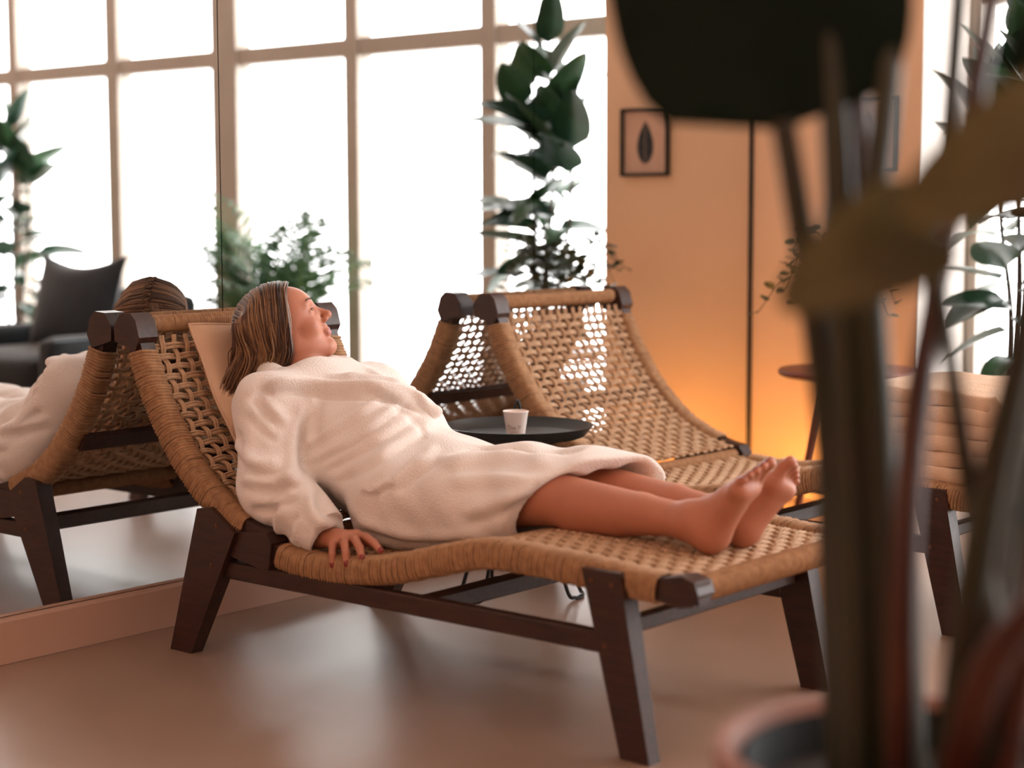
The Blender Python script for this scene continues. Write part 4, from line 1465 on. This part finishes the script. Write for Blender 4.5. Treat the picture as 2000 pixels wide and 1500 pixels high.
big_leaf((2.461, 1.841, 1.28), (.4, .3, .9), (-.5, .6, .4), .5, .22, 'banana_leaf_shaded', .6)
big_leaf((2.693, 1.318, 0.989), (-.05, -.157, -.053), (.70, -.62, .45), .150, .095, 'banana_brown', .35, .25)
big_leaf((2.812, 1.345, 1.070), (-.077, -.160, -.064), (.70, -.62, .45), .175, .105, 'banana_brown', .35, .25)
big_leaf((2.744, 1.461, 1.06), (.5, .35, .8), (-.5, .6, .4), .45, .20, 'banana_leaf_shaded', .5)
big_leaf((2.812, 1.372, .73), (.6, -.3, .5), (-.2, .2, 1), .40, .18, 'banana_leaf_shaded', .6)

# ------------------------------------------------------------------ dark armchair in front of the windows (seen in the mirror)
ac = thing('armchair', 'dark navy velvet armchair in front of the windows, seen in the mirror', 'armchair', (3.13, 4.62, 0))
def soft_box(c, size, r, name, m_, parent, puff=0.0, rot=None):
    mb = MB()
    n = 10
    hx, hy, hz = [q / 2 for q in size]
    V, F = [], []
    for ax in range(3):
        for sg in (-1, 1):
            o0 = len(V)
            for i in range(n + 1):
                for j in range(n + 1):
                    p = [0, 0, 0]
                    u, v = (i / n * 2 - 1), (j / n * 2 - 1)
                    oo = [q for q in range(3) if q != ax]
                    p[ax] = sg; p[oo[0]] = u; p[oo[1]] = v
                    q = np.array([p[0] * hx, p[1] * hy, p[2] * hz])
                    inner = np.clip(q, [-hx + r, -hy + r, -hz + r], [hx - r, hy - r, hz - r])
                    d = q - inner
                    L = np.linalg.norm(d)
                    q = inner + d / (L + 1e-9) * r
                    q[ax] += sg * puff * (1 - u * u) * (1 - v * v)
                    V.append(q)
            for i in range(n):
                for j in range(n):
                    a = o0 + i * (n + 1) + j
                    F.append((a, a + 1, a + n + 2, a + n + 1))
    V = np.array(V)
    if rot is not None:
        V = V @ np.array(rot).T
    mb.add(V + np.asarray(c, float), F)
    me = mb.mesh(name, m_)
    bm = bmesh.new(); bm.from_mesh(me)
    bmesh.ops.remove_doubles(bm, verts=bm.verts, dist=.0004)
    bmesh.ops.recalc_face_normals(bm, faces=bm.faces)
    bm.to_mesh(me); bm.free()
    me.shade_smooth()
    return link(name, me, parent)
soft_box((0, -.02, .20), (.98, .72, .16), .03, 'base', M['navy'], ac)
soft_box((0, -.06, .335), (.72, .62, .14), .05, 'seat_cushion', M['navy'], ac, .015)
soft_box((0, .315, .40), (.98, .15, .50), .05, 'backrest', M['navy'], ac, .01)
for sx in (-1, 1):
    am = soft_box((sx * .425, -.03, .33), (.13, .70, .32), .04, 'armrest', M['navy'], ac, .004)
    MB().tube(smooth_path([(sx * .49 - sx * .012, -.37, .478), (sx * .49 - sx * .012, 0, .483), (sx * .49 - sx * .012, .25, .478)], 20), .004, 6).build('piping', M['piping'], am)
    for sy in (-.30, .28):
        MB().tube([(sx * .42, sy, .13), (sx * .44, sy, .0)], [.022, .014], 10).build('leg', M['wood'], ac)
# knife-edge cushion with pulled-up corners
def knife_cushion(w, h, th):
    n = 16
    V, F = [], []
    for sg in (1, -1):
        for i in range(n + 1):
            for j in range(n + 1):
                u, v = i / n * 2 - 1, j / n * 2 - 1
                k = (1 - u * u) * (1 - v * v)
                x = u * w / 2 * (1 - .10 * (1 - u * u) - .10 * (1 - v * v) * abs(u))
                z = v * h / 2 * (1 - .27 * (1 - u * u) * abs(v))
                V.append((x, sg * th / 2 * k ** .5, z))
    st_ = n + 1
    m = st_ * st_
    for i in range(n):
        for j in range(n):
            a = i * st_ + j
            F.append((a, a + 1, a + st_ + 1, a + st_)); F.append((m + a, m + a + st_, m + a + st_ + 1, m + a + 1))
    return MB().add(V, F)
cn = knife_cushion(.62, .46, .17).build('throw_cushion', M['cushion'])
cn.location = (3.14, 4.715, .595)
cn.rotation_euler = (math.radians(-14), 0, 0)
tag(cn, 'dark throw cushion with pointed corners leaning in the navy armchair', 'cushion')

# ------------------------------------------------------------------ framed feather print
pf = thing('framed_print', 'black framed print of a dark feather hanging on the orange wall', 'picture', (.4525, D - .001, 1.2525))
W2, H2 = .1078, .1245
for c, sz in (((-W2 + .006, 0), (.012, 2 * H2)), ((W2 - .006, 0), (.012, 2 * H2)), ((0, H2 - .006), (2 * W2 - .024, .012)), ((0, -H2 + .006), (2 * W2 - .024, .012))):
    MB().box((c[0], -.010, c[1]), (sz[0], .020, sz[1]), .0015).build('frame_bar', M['pic_frame'], pf)
MB().box((0, -.004, 0), (2 * W2 - .02, .004, 2 * H2 - .02)).build('paper', M['pic_paper'], pf)
fe = MB()
poly = []
for q in np.linspace(0, 1, 26):
    w = .036 * math.sin(math.pi * q ** .75) ** .8 + .0005
    poly.append((w * (1 + .05 * math.sin(q * 60)), -.080 + .155 * q))
left = [(-x, z) for x, z in poly[::-1]]
fe.prism(poly + left, 'y', -.0072, -.0061)
fe.build('feather_print', M['pic_ink'], pf, smooth=False)
MB().tube([(0, -.0076, -.098), (.001, -.0076, .07)], .0009, 4).build('quill_print', M['pic_paper'], pf)
